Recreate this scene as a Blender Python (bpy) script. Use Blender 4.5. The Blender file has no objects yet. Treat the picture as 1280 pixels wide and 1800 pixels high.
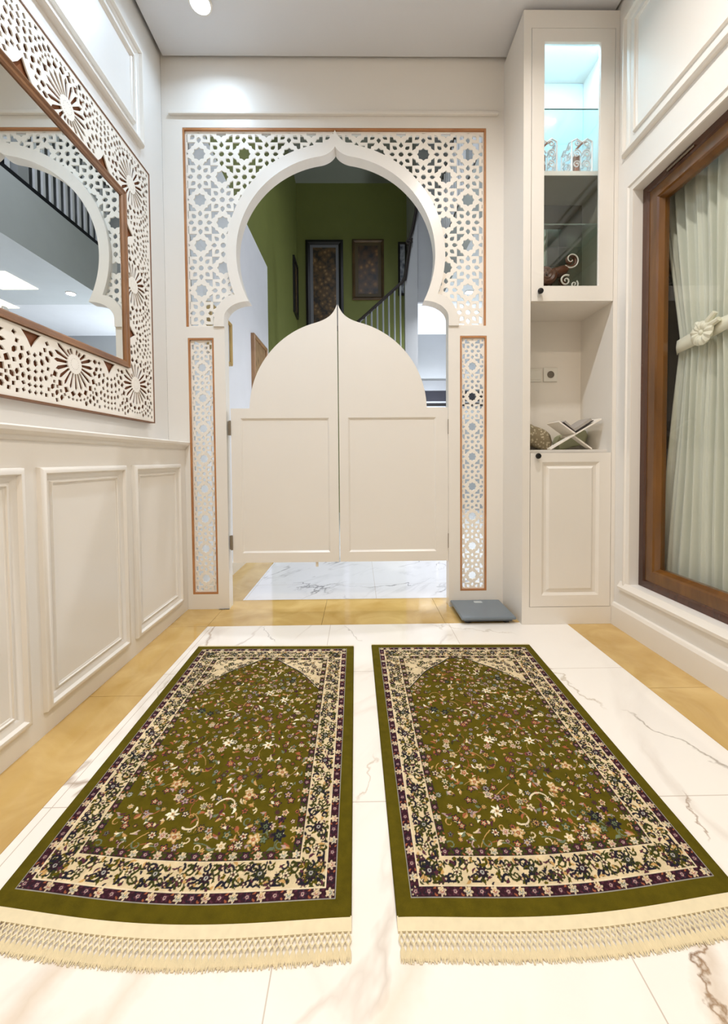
import bpy, bmesh, math, random
import numpy as np
from mathutils import Vector, Matrix
from mathutils.geometry import delaunay_2d_cdt

random.seed(7)
C = bpy.context.scene.collection
PI = math.pi

# ------------------------------------------------------------------ camera
cam_data = bpy.data.cameras.new('camera')
cam = bpy.data.objects.new('camera', cam_data)
C.objects.link(cam)
cam_data.sensor_fit = 'HORIZONTAL'
cam_data.sensor_width = 36.0
cam_data.lens = 700.0 / 1280.0 * 36.0
cam_data.shift_x = 0.0
cam_data.shift_y = -71.5 / 1280.0
cam_data.clip_start = 0.02
M3 = Matrix(((0.9998851635692235, -0.012850571732027137, -0.008031597598068341),
             (0.008405751569485496, 0.0292707467229507, 0.9995344235920652),
             (-0.012609497949926515, -0.9994889124909995, 0.029435174443182402)))
mw = M3.transposed().to_4x4()
mw.translation = Vector((0, 0, .85))
cam.matrix_world = mw
bpy.context.scene.camera = cam

# ------------------------------------------------------------------ world + exposure
world = bpy.data.worlds.new('night')
world.use_nodes = True
world.node_tree.nodes['Background'].inputs[0].default_value = (.03, .035, .03, 1)
world.node_tree.nodes['Background'].inputs[1].default_value = .25
bpy.context.scene.world = world
vs = bpy.context.scene.view_settings
vs.view_transform = 'Standard'
vs.look = 'None'
vs.exposure = 0.42
vs.gamma = 1.0
vs.use_curve_mapping = False
ROOM_W = 11.5       # watts of each warm ceiling light in the prayer room
COOL_W = 1.8
HALL_W = 14.0


# ------------------------------------------------------------------ helpers
def lin(c):
    return tuple(((v / 255.) / 12.92 if v / 255. <= .04045 else ((v / 255. + .055) / 1.055) ** 2.4) for v in c)


def tag(o, label, cat, group=None, kind=None):
    o['label'] = label
    o['category'] = cat
    if group: o['group'] = group
    if kind: o['kind'] = kind
    return o


def empty(name, loc=(0, 0, 0)):
    o = bpy.data.objects.new(name, None)
    o.empty_display_size = .05
    o.location = loc
    C.objects.link(o)
    return o


def mesh(name, verts, faces, mat, parent=None, smooth=False, recalc=True):
    me = bpy.data.meshes.new(name)
    me.from_pydata([tuple(v) for v in verts], [], faces)
    if recalc:
        bm = bmesh.new(); bm.from_mesh(me)
        bmesh.ops.recalc_face_normals(bm, faces=bm.faces)
        bm.to_mesh(me); bm.free()
    if smooth:
        me.polygons.foreach_set('use_smooth', [True] * len(me.polygons))
    if mat: me.materials.append(mat)
    o = bpy.data.objects.new(name, me)
    C.objects.link(o)
    if parent:
        o.parent = parent
        o.matrix_parent_inverse = Matrix.Translation(-world_loc(parent))
    return o


def world_loc(p):
    """things are unrotated Empties; part meshes carry world coordinates"""
    return Vector(p.location) if p.type == 'EMPTY' else Vector((0, 0, 0))


class B:
    """collects pieces into one mesh"""
    def __init__(s): s.v = []; s.f = []
    def add(s, vs, fs):
        n = len(s.v); s.v += [tuple(v) for v in vs]; s.f += [tuple(i + n for i in f) for f in fs]; return s
    def box(s, x0, x1, y0, y1, z0, z1, bev=0):
        if bev <= 0:
            v = [(x, y, z) for z in (z0, z1) for y in (y0, y1) for x in (x0, x1)]
            return s.add(v, [(0, 2, 3, 1), (4, 5, 7, 6), (0, 1, 5, 4), (2, 6, 7, 3), (0, 4, 6, 2), (1, 3, 7, 5)])
        bm = bmesh.new()
        bmesh.ops.create_cube(bm, size=1)
        for q in bm.verts:
            q.co = Vector(((x0 + x1) / 2 + q.co.x * (x1 - x0), (y0 + y1) / 2 + q.co.y * (y1 - y0), (z0 + z1) / 2 + q.co.z * (z1 - z0)))
        bmesh.ops.bevel(bm, geom=list(bm.edges), offset=bev, segments=2, affect='EDGES', profile=.5)
        return s.bm(bm)
    def bm(s, bm):
        bm.verts.index_update()
        s.add([v.co.copy() for v in bm.verts], [[v.index for v in f.verts] for f in bm.faces]); bm.free(); return s
    def tube(s, pts, r, n=8, cap=True):
        pts = [Vector(p) for p in pts]
        rs = r if isinstance(r, (list, tuple)) else [r] * len(pts)
        rings = []
        up = None
        for i, p in enumerate(pts):
            d = (pts[min(i + 1, len(pts) - 1)] - pts[max(i - 1, 0)])
            if d.length < 1e-9: d = Vector((0, 0, 1))
            d.normalize()
            if up is None:
                up = Vector((0, 0, 1)) if abs(d.z) < .9 else Vector((1, 0, 0))
            a = d.cross(up)
            if a.length < 1e-6: a = d.orthogonal()
            a.normalize(); b = a.cross(d).normalized(); up = b
            rings.append([p + (a * math.cos(2 * PI * k / n) + b * math.sin(2 * PI * k / n)) * rs[i] for k in range(n)])
        v = [q for rg in rings for q in rg]
        f = []
        for i in range(len(pts) - 1):
            for k in range(n):
                f.append((i * n + k, i * n + (k + 1) % n, (i + 1) * n + (k + 1) % n, (i + 1) * n + k))
        if cap:
            f.append(tuple(range(n))[::-1]); f.append(tuple((len(pts) - 1) * n + k for k in range(n)))
        return s.add(v, f)
    def lathe(s, prof, c, axis='z', n=24):
        v = []; f = []
        for (r, h) in prof:
            for k in range(n):
                a = 2 * PI * k / n
                p = {'z': (r * math.cos(a), r * math.sin(a), h), 'y': (r * math.cos(a), h, r * math.sin(a)), 'x': (h, r * math.cos(a), r * math.sin(a))}[axis]
                v.append((p[0] + c[0], p[1] + c[1], p[2] + c[2]))
        for i in range(len(prof) - 1):
            for k in range(n):
                f.append((i * n + k, i * n + (k + 1) % n, (i + 1) * n + (k + 1) % n, (i + 1) * n + k))
        f.append(tuple(range(n))[::-1]); f.append(tuple((len(prof) - 1) * n + k for k in range(n)))
        return s.add(v, f)
    def ring(s, plane, a0, a1, b0, b1, prof, closed=True):
        """mitred frame round a rectangle; prof = list of (inset, depth)"""
        rings = []
        for ins, d in prof:
            rings.append([P3(plane, a0 + ins, b0 + ins, d), P3(plane, a1 - ins, b0 + ins, d), P3(plane, a1 - ins, b1 - ins, d), P3(plane, a0 + ins, b1 - ins, d)])
        v = [q for r in rings for q in r]; f = []
        m = len(rings)
        for i in range(m if closed else m - 1):
            j = (i + 1) % m
            for k in range(4):
                f.append((i * 4 + k, i * 4 + (k + 1) % 4, j * 4 + (k + 1) % 4, j * 4 + k))
        return s.add(v, f)
    def slab(s, polys, pred, plane, d0, d1):
        """extruded planar region; polys = input polygons, pred(set of polygon ids) -> keep"""
        vs = []; fs = []
        for p in polys:
            if sum(p[i][0] * p[(i + 1) % len(p)][1] - p[(i + 1) % len(p)][0] * p[i][1] for i in range(len(p))) < 0: p = p[::-1]
            n = len(vs); vs += [Vector(q) for q in p]; fs.append(list(range(n, n + len(p))))
        ov, oe, of, _, _, origf = delaunay_2d_cdt(vs, [], fs, 0, 1e-6)
        keep = [f for f, o in zip(of, origf) if pred(set(o))]
        used = sorted({i for f in keep for i in f}); mp = {u: i for i, u in enumerate(used)}
        n = len(used)
        v = [P3(plane, ov[u].x, ov[u].y, d0) for u in used] + [P3(plane, ov[u].x, ov[u].y, d1) for u in used]
        f = []; cnt = {}
        for t in keep:
            a = [mp[i] for i in t]
            f.append(tuple(a)); f.append(tuple(i + n for i in a[::-1]))
            for k in range(len(a)):
                e = (a[k], a[(k + 1) % len(a)])
                key = (min(e), max(e)); cnt.setdefault(key, []).append(e)
        for key, l in cnt.items():
            if len(l) == 1:
                e = l[0]; f.append((e[1], e[0], e[0] + n, e[1] + n))
        return s.add(v, f)
    def obj(s, name, mat, parent=None, smooth=False):
        o = mesh(name, s.v, s.f, mat, parent, smooth)
        if smooth:
            bm = bmesh.new(); bm.from_mesh(o.data)
            for e in bm.edges:
                if len(e.link_faces) == 2 and e.calc_face_angle(0) > .6: e.smooth = False
            bm.to_mesh(o.data); bm.free()
        return o
    def struct(s, name, mat, smooth=False):
        o = s.obj(name, mat, None, smooth); o['kind'] = 'structure'; return o


def P3(plane, a, b, d):
    return {'xz': (a, d, b), 'yz': (d, a, b), 'xy': (a, b, d)}[plane]


def rect(a0, a1, b0, b1): return [(a0, b0), (a1, b0), (a1, b1), (a0, b1)]


# ------------------------------------------------------------------ materials
def nmat(name):
    m = bpy.data.materials.new(name); m.use_nodes = True
    nt = m.node_tree; b = nt.nodes['Principled BSDF']
    return m, nt, b


def N(nt, t, **kw):
    n = nt.nodes.new(t)
    for k, v in kw.items(): setattr(n, k, v)
    return n


def plain(name, rgb, rough=.5, metal=0, spec=.5, noise=.02, scale=6, bump=0, bscale=80, coat=0):
    m, nt, b = nmat(name)
    b.inputs['Roughness'].default_value = rough
    b.inputs['Metallic'].default_value = metal
    b.inputs['Specular IOR Level'].default_value = spec
    b.inputs['Coat Weight'].default_value = coat
    b.inputs['Coat Roughness'].default_value = .08
    tc = N(nt, 'ShaderNodeTexCoord'); nz = N(nt, 'ShaderNodeTexNoise'); nz.inputs['Scale'].default_value = scale
    nt.links.new(tc.outputs['Object'], nz.inputs['Vector'])
    cr = N(nt, 'ShaderNodeValToRGB')
    c = lin(rgb)
    cr.color_ramp.elements[0].color = tuple(max(0, v * (1 - noise * 2)) for v in c) + (1,)
    cr.color_ramp.elements[1].color = tuple(min(1, v * (1 + noise * 2)) for v in c) + (1,)
    nt.links.new(nz.outputs['Fac'], cr.inputs['Fac']); nt.links.new(cr.outputs['Color'], b.inputs['Base Color'])
    if bump:
        n2 = N(nt, 'ShaderNodeTexNoise'); n2.inputs['Scale'].default_value = bscale
        nt.links.new(tc.outputs['Object'], n2.inputs['Vector'])
        bp = N(nt, 'ShaderNodeBump'); bp.inputs['Strength'].default_value = bump; bp.inputs['Distance'].default_value = .002
        nt.links.new(n2.outputs['Fac'], bp.inputs['Height']); nt.links.new(bp.outputs['Normal'], b.inputs['Normal'])
    return m


def emis(name, rgb, st):
    m, nt, b = nmat(name)
    b.inputs['Base Color'].default_value = (.8, .8, .8, 1)
    b.inputs['Emission Color'].default_value = tuple(rgb) + (1,)
    b.inputs['Emission Strength'].default_value = st
    return m


def glassy(name, tint=(1, 1, 1), refl=1.0):
    """thin clear pane: transparent with an angle dependent mirror reflection (same from both faces)"""
    m = bpy.data.materials.new(name); m.use_nodes = True; nt = m.node_tree
    for n in list(nt.nodes): nt.nodes.remove(n)
    out = N(nt, 'ShaderNodeOutputMaterial'); mx = N(nt, 'ShaderNodeMixShader')
    tr = N(nt, 'ShaderNodeBsdfTransparent'); gl = N(nt, 'ShaderNodeBsdfGlossy'); ge = N(nt, 'ShaderNodeNewGeometry')
    tr.inputs[0].default_value = tuple(tint) + (1,)
    gl.inputs['Roughness'].default_value = .015
    dt = N(nt, 'ShaderNodeVectorMath', operation='DOT_PRODUCT'); nt.links.new(ge.outputs['Normal'], dt.inputs[0]); nt.links.new(ge.outputs['Incoming'], dt.inputs[1])
    def mth(op, a_, b_=None):
        n_ = N(nt, 'ShaderNodeMath', operation=op); nt.links.new(a_, n_.inputs[0])
        if b_ is not None: n_.inputs[1].default_value = b_
        return n_
    ab = mth('ABSOLUTE', dt.outputs['Value'])
    inv = N(nt, 'ShaderNodeMath', operation='SUBTRACT'); inv.inputs[0].default_value = 1; nt.links.new(ab.outputs[0], inv.inputs[1])
    pw = mth('POWER', inv.outputs[0], 5.0); m1 = mth('MULTIPLY', pw.outputs[0], .96 * refl); m2 = mth('ADD', m1.outputs[0], .04 * refl)
    nt.links.new(m2.outputs[0], mx.inputs[0])
    nt.links.new(tr.outputs[0], mx.inputs[1]); nt.links.new(gl.outputs[0], mx.inputs[2]); nt.links.new(mx.outputs[0], out.inputs[0])
    return m


def mirror_mat(name, c):
    m, nt, b = nmat(name)
    b.inputs['Base Color'].default_value = tuple(c) + (1,); b.inputs['Metallic'].default_value = 1; b.inputs['Roughness'].default_value = .005
    return m


def wood(name, c0, c1, rough=.3, scale=(1, 1, 1), coat=.3):
    m, nt, b = nmat(name)
    tc = N(nt, 'ShaderNodeTexCoord'); mp = N(nt, 'ShaderNodeMapping'); mp.inputs['Scale'].default_value = scale
    nz = N(nt, 'ShaderNodeTexNoise'); nz.inputs['Scale'].default_value = 5; nz.inputs['Detail'].default_value = 6; nz.inputs['Distortion'].default_value = .6
    cr = N(nt, 'ShaderNodeValToRGB'); cr.color_ramp.elements[0].position = .3; cr.color_ramp.elements[1].position = .7
    cr.color_ramp.elements[0].color = lin(c0) + (1,); cr.color_ramp.elements[1].color = lin(c1) + (1,)
    nt.links.new(tc.outputs['Object'], mp.inputs[0]); nt.links.new(mp.outputs[0], nz.inputs['Vector'])
    nt.links.new(nz.outputs['Fac'], cr.inputs[0]); nt.links.new(cr.outputs[0], b.inputs['Base Color'])
    b.inputs['Roughness'].default_value = rough; b.inputs['Coat Weight'].default_value = coat
    return m


def marble_white(name, x0, y0, tile, base=(246, 240, 232), veinc=(150, 120, 90), vein_amt=.75, rough=.06, seed=0., vscale=1.0, marks=()):
    m, nt, b = nmat(name)
    tc = N(nt, 'ShaderNodeTexCoord')
    mp = N(nt, 'ShaderNodeMapping'); mp.inputs['Location'].default_value = (seed, seed * .7, 0); mp.inputs['Rotation'].default_value = (0, 0, .6)
    nt.links.new(tc.outputs['Object'], mp.inputs[0])
    # slow cloud that decides where veins may appear
    cl = N(nt, 'ShaderNodeTexNoise'); cl.inputs['Scale'].default_value = 1.6 * vscale; nt.links.new(mp.outputs[0], cl.inputs['Vector'])
    clr = N(nt, 'ShaderNodeMapRange'); clr.inputs[1].default_value = .42; clr.inputs[2].default_value = .62; nt.links.new(cl.outputs['Fac'], clr.inputs[0])
    # veins: thin level line of distorted noise
    def vein(scale, width, dist, rot):
        mpv = N(nt, 'ShaderNodeMapping'); mpv.inputs['Rotation'].default_value = (0, 0, rot); mpv.inputs['Scale'].default_value = (1, .45, 1)
        nt.links.new(mp.outputs[0], mpv.inputs[0])
        nz = N(nt, 'ShaderNodeTexNoise'); nz.inputs['Scale'].default_value = scale * vscale; nz.inputs['Detail'].default_value = 6; nz.inputs['Distortion'].default_value = dist
        nt.links.new(mpv.outputs[0], nz.inputs['Vector'])
        sb = N(nt, 'ShaderNodeMath', operation='SUBTRACT'); sb.inputs[1].default_value = .5; nt.links.new(nz.outputs['Fac'], sb.inputs[0])
        ab = N(nt, 'ShaderNodeMath', operation='ABSOLUTE'); nt.links.new(sb.outputs[0], ab.inputs[0])
        mr = N(nt, 'ShaderNodeMapRange'); mr.inputs[1].default_value = 0; mr.inputs[2].default_value = width; mr.inputs[3].default_value = 1; mr.inputs[4].default_value = 0
        nt.links.new(ab.outputs[0], mr.inputs[0]); return mr.outputs[0]
    v1 = vein(1.3, .012, .8, .5); v2 = vein(2.2, .05, 1.2, -.3)
    m1 = N(nt, 'ShaderNodeMath', operation='MULTIPLY'); nt.links.new(v1, m1.inputs[0]); nt.links.new(clr.outputs[0], m1.inputs[1])
    m2 = N(nt, 'ShaderNodeMath', operation='MULTIPLY'); nt.links.new(v2, m2.inputs[0]); m2.inputs[1].default_value = .22
    m2b = N(nt, 'ShaderNodeMath', operation='MULTIPLY'); nt.links.new(m2.outputs[0], m2b.inputs[0]); nt.links.new(clr.outputs[0], m2b.inputs[1])
    mx = N(nt, 'ShaderNodeMath', operation='MAXIMUM'); nt.links.new(m1.outputs[0], mx.inputs[0]); nt.links.new(m2b.outputs[0], mx.inputs[1])
    ml = N(nt, 'ShaderNodeMath', operation='MULTIPLY'); nt.links.new(mx.outputs[0], ml.inputs[0]); ml.inputs[1].default_value = vein_amt
    mix = N(nt, 'ShaderNodeMix', data_type='RGBA'); nt.links.new(ml.outputs[0], mix.inputs[0])
    mix.inputs[6].default_value = lin(base) + (1,); mix.inputs[7].default_value = lin(veinc) + (1,)
    # grout grid
    sx = N(nt, 'ShaderNodeSeparateXYZ'); nt.links.new(tc.outputs['Object'], sx.inputs[0])
    outs = []
    for i, o in ((0, x0), (1, y0)):
        a = N(nt, 'ShaderNodeMath', operation='SUBTRACT'); nt.links.new(sx.outputs[i], a.inputs[0]); a.inputs[1].default_value = o + tile * 50.5
        w = N(nt, 'ShaderNodeMath', operation='DIVIDE'); nt.links.new(a.outputs[0], w.inputs[0]); w.inputs[1].default_value = tile
        fr = N(nt, 'ShaderNodeMath', operation='FRACT'); nt.links.new(w.outputs[0], fr.inputs[0])
        s5 = N(nt, 'ShaderNodeMath', operation='SUBTRACT'); nt.links.new(fr.outputs[0], s5.inputs[0]); s5.inputs[1].default_value = .5
        ab = N(nt, 'ShaderNodeMath', operation='ABSOLUTE'); nt.links.new(s5.outputs[0], ab.inputs[0])
        lt = N(nt, 'ShaderNodeMath', operation='LESS_THAN'); nt.links.new(ab.outputs[0], lt.inputs[0]); lt.inputs[1].default_value = .0012 / tile
        outs.append(lt.outputs[0])
    mg = N(nt, 'ShaderNodeMath', operation='MAXIMUM'); nt.links.new(outs[0], mg.inputs[0]); nt.links.new(outs[1], mg.inputs[1])
    mg2 = N(nt, 'ShaderNodeMath', operation='MULTIPLY'); nt.links.new(mg.outputs[0], mg2.inputs[0]); mg2.inputs[1].default_value = .6
    for (ax_, ay_, bx_, by_, wdt, stg, colr, nsc) in marks:
        dx, dy = bx_ - ax_, by_ - ay_; L_ = math.hypot(dx, dy); ux, uy = dx / L_, dy / L_
        nz = N(nt, 'ShaderNodeTexNoise'); nz.inputs['Scale'].default_value = nsc; nz.inputs['Detail'].default_value = 4; nt.links.new(tc.outputs['Object'], nz.inputs['Vector'])
        def dotp(vx, vy):
            d_ = N(nt, 'ShaderNodeVectorMath', operation='DOT_PRODUCT'); s_ = N(nt, 'ShaderNodeVectorMath', operation='SUBTRACT')
            nt.links.new(tc.outputs['Object'], s_.inputs[0]); s_.inputs[1].default_value = ((ax_ + bx_) / 2, (ay_ + by_) / 2, 0)
            nt.links.new(s_.outputs[0], d_.inputs[0]); d_.inputs[1].default_value = (vx, vy, 0); return d_.outputs['Value']
        al = dotp(ux, uy); ac = dotp(-uy, ux)
        nn = N(nt, 'ShaderNodeMath', operation='MULTIPLY_ADD'); nt.links.new(nz.outputs['Fac'], nn.inputs[0]); nn.inputs[1].default_value = L_ * .5; nn.inputs[2].default_value = -L_ * .25
        sm = N(nt, 'ShaderNodeMath', operation='ADD'); nt.links.new(ac, sm.inputs[0]); nt.links.new(nn.outputs[0], sm.inputs[1])
        ab = N(nt, 'ShaderNodeMath', operation='ABSOLUTE'); nt.links.new(sm.outputs[0], ab.inputs[0])
        f1 = N(nt, 'ShaderNodeMapRange'); f1.inputs[1].default_value = 0; f1.inputs[2].default_value = wdt; f1.inputs[3].default_value = stg; f1.inputs[4].default_value = 0; nt.links.new(ab.outputs[0], f1.inputs[0])
        aa = N(nt, 'ShaderNodeMath', operation='ABSOLUTE'); nt.links.new(al, aa.inputs[0])
        f2 = N(nt, 'ShaderNodeMapRange'); f2.inputs[1].default_value = L_ * .35; f2.inputs[2].default_value = L_ * .55; f2.inputs[3].default_value = 1; f2.inputs[4].default_value = 0; nt.links.new(aa.outputs[0], f2.inputs[0])
        fm = N(nt, 'ShaderNodeMath', operation='MULTIPLY'); nt.links.new(f1.outputs[0], fm.inputs[0]); nt.links.new(f2.outputs[0], fm.inputs[1])
        mk_ = N(nt, 'ShaderNodeMix', data_type='RGBA'); nt.links.new(fm.outputs[0], mk_.inputs[0]); nt.links.new(mix.outputs[2], mk_.inputs[6]); mk_.inputs[7].default_value = lin(colr) + (1,)
        mix = mk_
    mix2 = N(nt, 'ShaderNodeMix', data_type='RGBA'); nt.links.new(mg2.outputs[0], mix2.inputs[0]); nt.links.new(mix.outputs[2], mix2.inputs[6])
    mix2.inputs[7].default_value = lin((175, 155, 135)) + (1,)
    nt.links.new(mix2.outputs[2], b.inputs['Base Color'])
    b.inputs['Roughness'].default_value = rough
    return m


def beige_marble(name):
    m, nt, b = nmat(name)
    tc = N(nt, 'ShaderNodeTexCoord')
    nz = N(nt, 'ShaderNodeTexNoise'); nz.inputs['Scale'].default_value = 4; nz.inputs['Detail'].default_value = 8; nz.inputs['Distortion'].default_value = 1.2
    nt.links.new(tc.outputs['Object'], nz.inputs['Vector'])
    cr = N(nt, 'ShaderNodeValToRGB'); cr.color_ramp.elements[0].position = .3; cr.color_ramp.elements[1].position = .7
    cr.color_ramp.elements[0].color = lin((190, 154, 88)) + (1,); cr.color_ramp.elements[1].color = lin((216, 184, 122)) + (1,)
    nt.links.new(nz.outputs['Fac'], cr.inputs[0]); nt.links.new(cr.outputs[0], b.inputs['Base Color'])
    b.inputs['Roughness'].default_value = .07
    return m


WALL = plain('white satin paint', (236, 233, 228), .38, noise=.006, bump=.04, bscale=30)
WALLG = plain('gloss white lacquer', (237, 232, 224), .28, noise=.006)
CEIL = plain('ceiling paint', (222, 222, 224), .6, noise=.004)
DARKGAP = plain('shadow gap', (110, 100, 88), .8)
MARBLE = marble_white('white marble tile', -.153, .965, .61, seed=3.1, marks=(
    (.60, .69, .52, .54, .006, .9, (120, 84, 50), 26), (.60, .69, .53, .53, .035, .45, (190, 160, 125), 16), (.815, .98, .765, .85, .004, .7, (140, 105, 70), 20),
    (.88, 1.30, 1.02, 1.02, .006, .7, (140, 125, 105), 9), (.74, 1.62, .83, 1.32, .007, .55, (165, 140, 105), 12), (-.50, .68, -.56, .54, .035, .40, (196, 168, 132), 14),
    (-.36, .66, -.44, .53, .03, .32, (206, 176, 140), 14), (.10, .66, .02, .55, .035, .30, (214, 186, 150), 14), (.04, 1.12, .0, .96, .004, .5, (170, 145, 110), 16),
    (-.50, 2.02, -.40, 1.84, .004, .6, (150, 140, 130), 14), (-.08, 2.02, .0, 1.84, .005, .5, (160, 150, 135), 14), (.35, 2.02, .75, 1.90, .012, .4, (180, 165, 140), 12),
    (-.76, 1.55, -.70, 1.35, .006, .5, (170, 155, 135), 12)))
MARBLEH = marble_white('hall marble tile', .1, 2.7, .8, base=(236, 236, 240), veinc=(120, 118, 125), vein_amt=.8, seed=9.3, vscale=2.)
BEIGE = beige_marble('golden beige marble')
GOLDWOOD = wood('light brown wood edge', (165, 108, 62), (196, 138, 86), .45)
BROWNBACK = plain('brown board', (128, 74, 36), .6, noise=.1, scale=20)
LATT = plain('white cut board', (244, 238, 228), .4, noise=.004)
GLASS = glassy('clear glass', (.97, .985, .98), 1.0)
SHELFGLASS = glassy('green shelf glass', (.84, .95, .94), 1.0)
MIRROR = mirror_mat('mirror silver', (.80, .82, .80))
GREYMIRROR = mirror_mat('grey mirror', (.36, .37, .31))  # base darkened for the dimness inside the lower compartment
BLUEMIRROR = plain('pale frosted back panel', (225, 235, 240), .15, noise=.01)
TEAK = wood('brown teak', (88, 54, 14), (116, 74, 22), .25, (3, 3, .5))
TEAKD = wood('dark teak', (58, 28, 14), (80, 42, 20), .25, (3, 3, .5))
BLACK = plain('black metal', (14, 12, 14), .3)
STEEL = plain('brushed steel', (150, 140, 125), .35, metal=.8)
GREEN = plain('green wall paint', (114, 120, 60), .6, noise=.03)
HALLGREY = plain('grey hall paint', (165, 168, 172), .6)
HALLWHITE = plain('white hall paint', (232, 234, 240), .5)
HALLDARK = plain('dark blue grey paint', (50, 58, 72), .6)

# ------------------------------------------------------------------ structure : floors
YB = 2.271          # front face of the back wall
B().box(-.785, 1.06, -3.2, 2.03, -.05, 0).struct('floor', MARBLE)
fb = B()
ys = [2.03, 1.43, .83, .23, -.37, -.97, -1.57, -2.17, -3.2]
for y1, y0 in zip(ys[:-1], ys[1:]):
    fb.box(-1.1, -.786, y0 + .0008, y1 - .0008, -.05, 0)
    fb.box(1.061, 1.4, y0 + .0008, y1 - .0008, -.05, 0)
xs = [-1.1, -.786, -.2, .44, 1.06, 1.4]
for x0, x1 in zip(xs[:-1], xs[1:]):
    fb.box(x0 + .0008, x1 - .0008, 2.031, 2.41, -.05, 0)
fb.struct('floor', BEIGE)
B().box(-.714, 3.6, 2.411, 6.7, -.05, 0).struct('floor', MARBLEH)
B().box(-1.1, -.715, 2.411, 6.7, -.05, 0).struct('floor', BEIGE)
B().box(-1.4, 1.7, -3.5, 2.5, -.1, -.051).struct('floor', DARKGAP)

# ------------------------------------------------------------------ ceiling
B().box(-1.055, 1.29, -3.2, 2.255, 3.065, 3.1).struct('ceiling', CEIL)
B().box(-1.2, 1.45, -3.3, 2.275, 3.14, 3.2).struct('ceiling', DARKGAP)

# ------------------------------------------------------------------ left wall, wainscot, mouldings
XL = -1.075
B().box(XL - .1, XL, -3.2, 2.27, 0, 3.15).struct('wall_left', WALL)
WX = -.985
wb = B(); wb.box(XL, WX, -3.2, 2.2705, 0, .915)
wb.struct('trim_1', WALLG)


def extr_y(prof, y0, y1):
    """prof: closed list of (x,z), swept along y"""
    b = B(); n = len(prof)
    v = [(x, y0, z) for x, z in prof] + [(x, y1, z) for x, z in prof]
    f = [(i, (i + 1) % n, (i + 1) % n + n, i + n) for i in range(n)] + [tuple(range(n)), tuple(range(n, 2 * n))[::-1]]
    return b.add(v, f)


extr_y([(XL, .915), (-.982, .915), (-.976, .92), (-.974, .93), (-.966, .934), (-.958, .942), (-.956, .953), (-.962, .958), (XL, .958)], -3.2, 2.2705).struct('trim_2', WALLG, True)


def panel_frame(b, plane, a0, a1, b0, b1, d, s, w=.03, h=.014):
    """raised picture-frame moulding on a wall at depth d, rising towards s"""
    b.ring(plane, a0, a1, b0, b1, [(0, d), (.002, d + s * h * .7), (w * .25, d + s * h), (w * .45, d + s * h), (w * .6, d + s * h * .45), (w * .85, d + s * h * .3), (w, d)])


pf = B()
y1 = 2.19
while y1 > -3:
    y0 = y1 - .455
    panel_frame(pf, 'yz', y0, y1, .072, .835, WX, 1, .042, .018)
    panel_frame(pf, 'yz', y0 + .05, y1 - .05, .12, .79, WX, 1, .014, .007)
    y1 -= .509
pf.struct('trim_3', WALLG, True)
pu = B()
panel_frame(pu, 'yz', .0, 2.045, 2.405, 2.87, XL, 1, .035, .026)
panel_frame(pu, 'yz', .07, 1.985, 2.475, 2.80, XL, 1, .02, .016)
panel_frame(pu, 'yz', -2.2, -.1, 2.405, 2.87, XL, 1, .035, .026)
pu.struct('trim_4', WALLG, True)

# ------------------------------------------------------------------ arch outlines
CX, CZ = -.118, 2.002


def arch(r, apex, cusp_ang, rz, lowx, lowz, zfloor):
    """horseshoe ogee arch: returns polygon, clockwise from right floor to left floor; symmetric round CX"""
    right = []
    a = cusp_ang
    # main circle from cusp (below centre) up to the ogee shoulder
    t0 = -math.radians(cusp_ang); t1 = math.radians(80)
    n = 40
    for i in range(n + 1):
        t = t0 + (t1 - t0) * i / n
        right.append((r * math.cos(t), CZ + (rz if t > 0 else r) * math.sin(t)))
    # ogee to apex : reverse curve
    x1, z1 = right[-1]; tx, tz = -.985, .12
    L = x1
    p0 = (x1, z1); p1 = (x1 + tx * L * .5, z1 + tz * L * .5); p2 = (x1 * .14, apex - (apex - z1) * .50); p3 = (0, apex)
    for i in range(1, 15):
        s = i / 14
        right.append(tuple((1 - s) ** 3 * p0[k] + 3 * (1 - s) ** 2 * s * p1[k] + 3 * (1 - s) * s * s * p2[k] + s ** 3 * p3[k] for k in (0, 1)))
    cx_, cz_ = right[0]
    low = [(lowx, zfloor), (lowx, lowz)]
    m = 10
    for i in range(1, m):
        t = PI / 2 * i / m
        low.append((cx_ + (lowx - cx_) * math.cos(t), lowz + (cz_ - lowz) * math.sin(t)))
    right = low + right
    left = [(-x, z) for x, z in right[::-1][1:]]
    return [(x + CX, z) for x, z in right + left]


A_IN = arch(.556, 2.588, 28.0, .537, .631, 1.645, -.02)
A_OUT = arch(.612, 2.676, 21.5, .603, .690, 1.600, -.01)
UP = rect(-.963, .727, 1.603, 2.695)
LL = rect(-.956, -.8115, .086, 1.541)
LR = rect(.579, .7315, .088, 1.547)
WALLP = rect(-1.075, .84, 0, 3.15)
wall = B()
wall.slab([WALLP, UP, LL, LR, A_OUT, A_IN], lambda s: ((0 in s and not (s & {1, 2, 3})) or (4 in s and 0 in s)) and 5 not in s, 'xz', YB, 2.335)
wall.slab([A_OUT, A_IN, rect(-1, 1, .0, 1.602)], lambda s: s == {0}, 'xz', YB - .010, YB)
wall.struct('wall_back', WALLG)
B().box(.8405, 3.6, 2.305, 2.335, 0, 3.15).struct('wall_back', WALL)
B().box(-1.1, 3.6, 2.285, 2.335, 3.1505, 5.3).struct('wall_back', WALL)
hb = B(); hb.box(-1.032, .791, YB - .018, YB, 2.757, 2.775, .003)
hb.struct('trim_5', WALLG)
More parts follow.
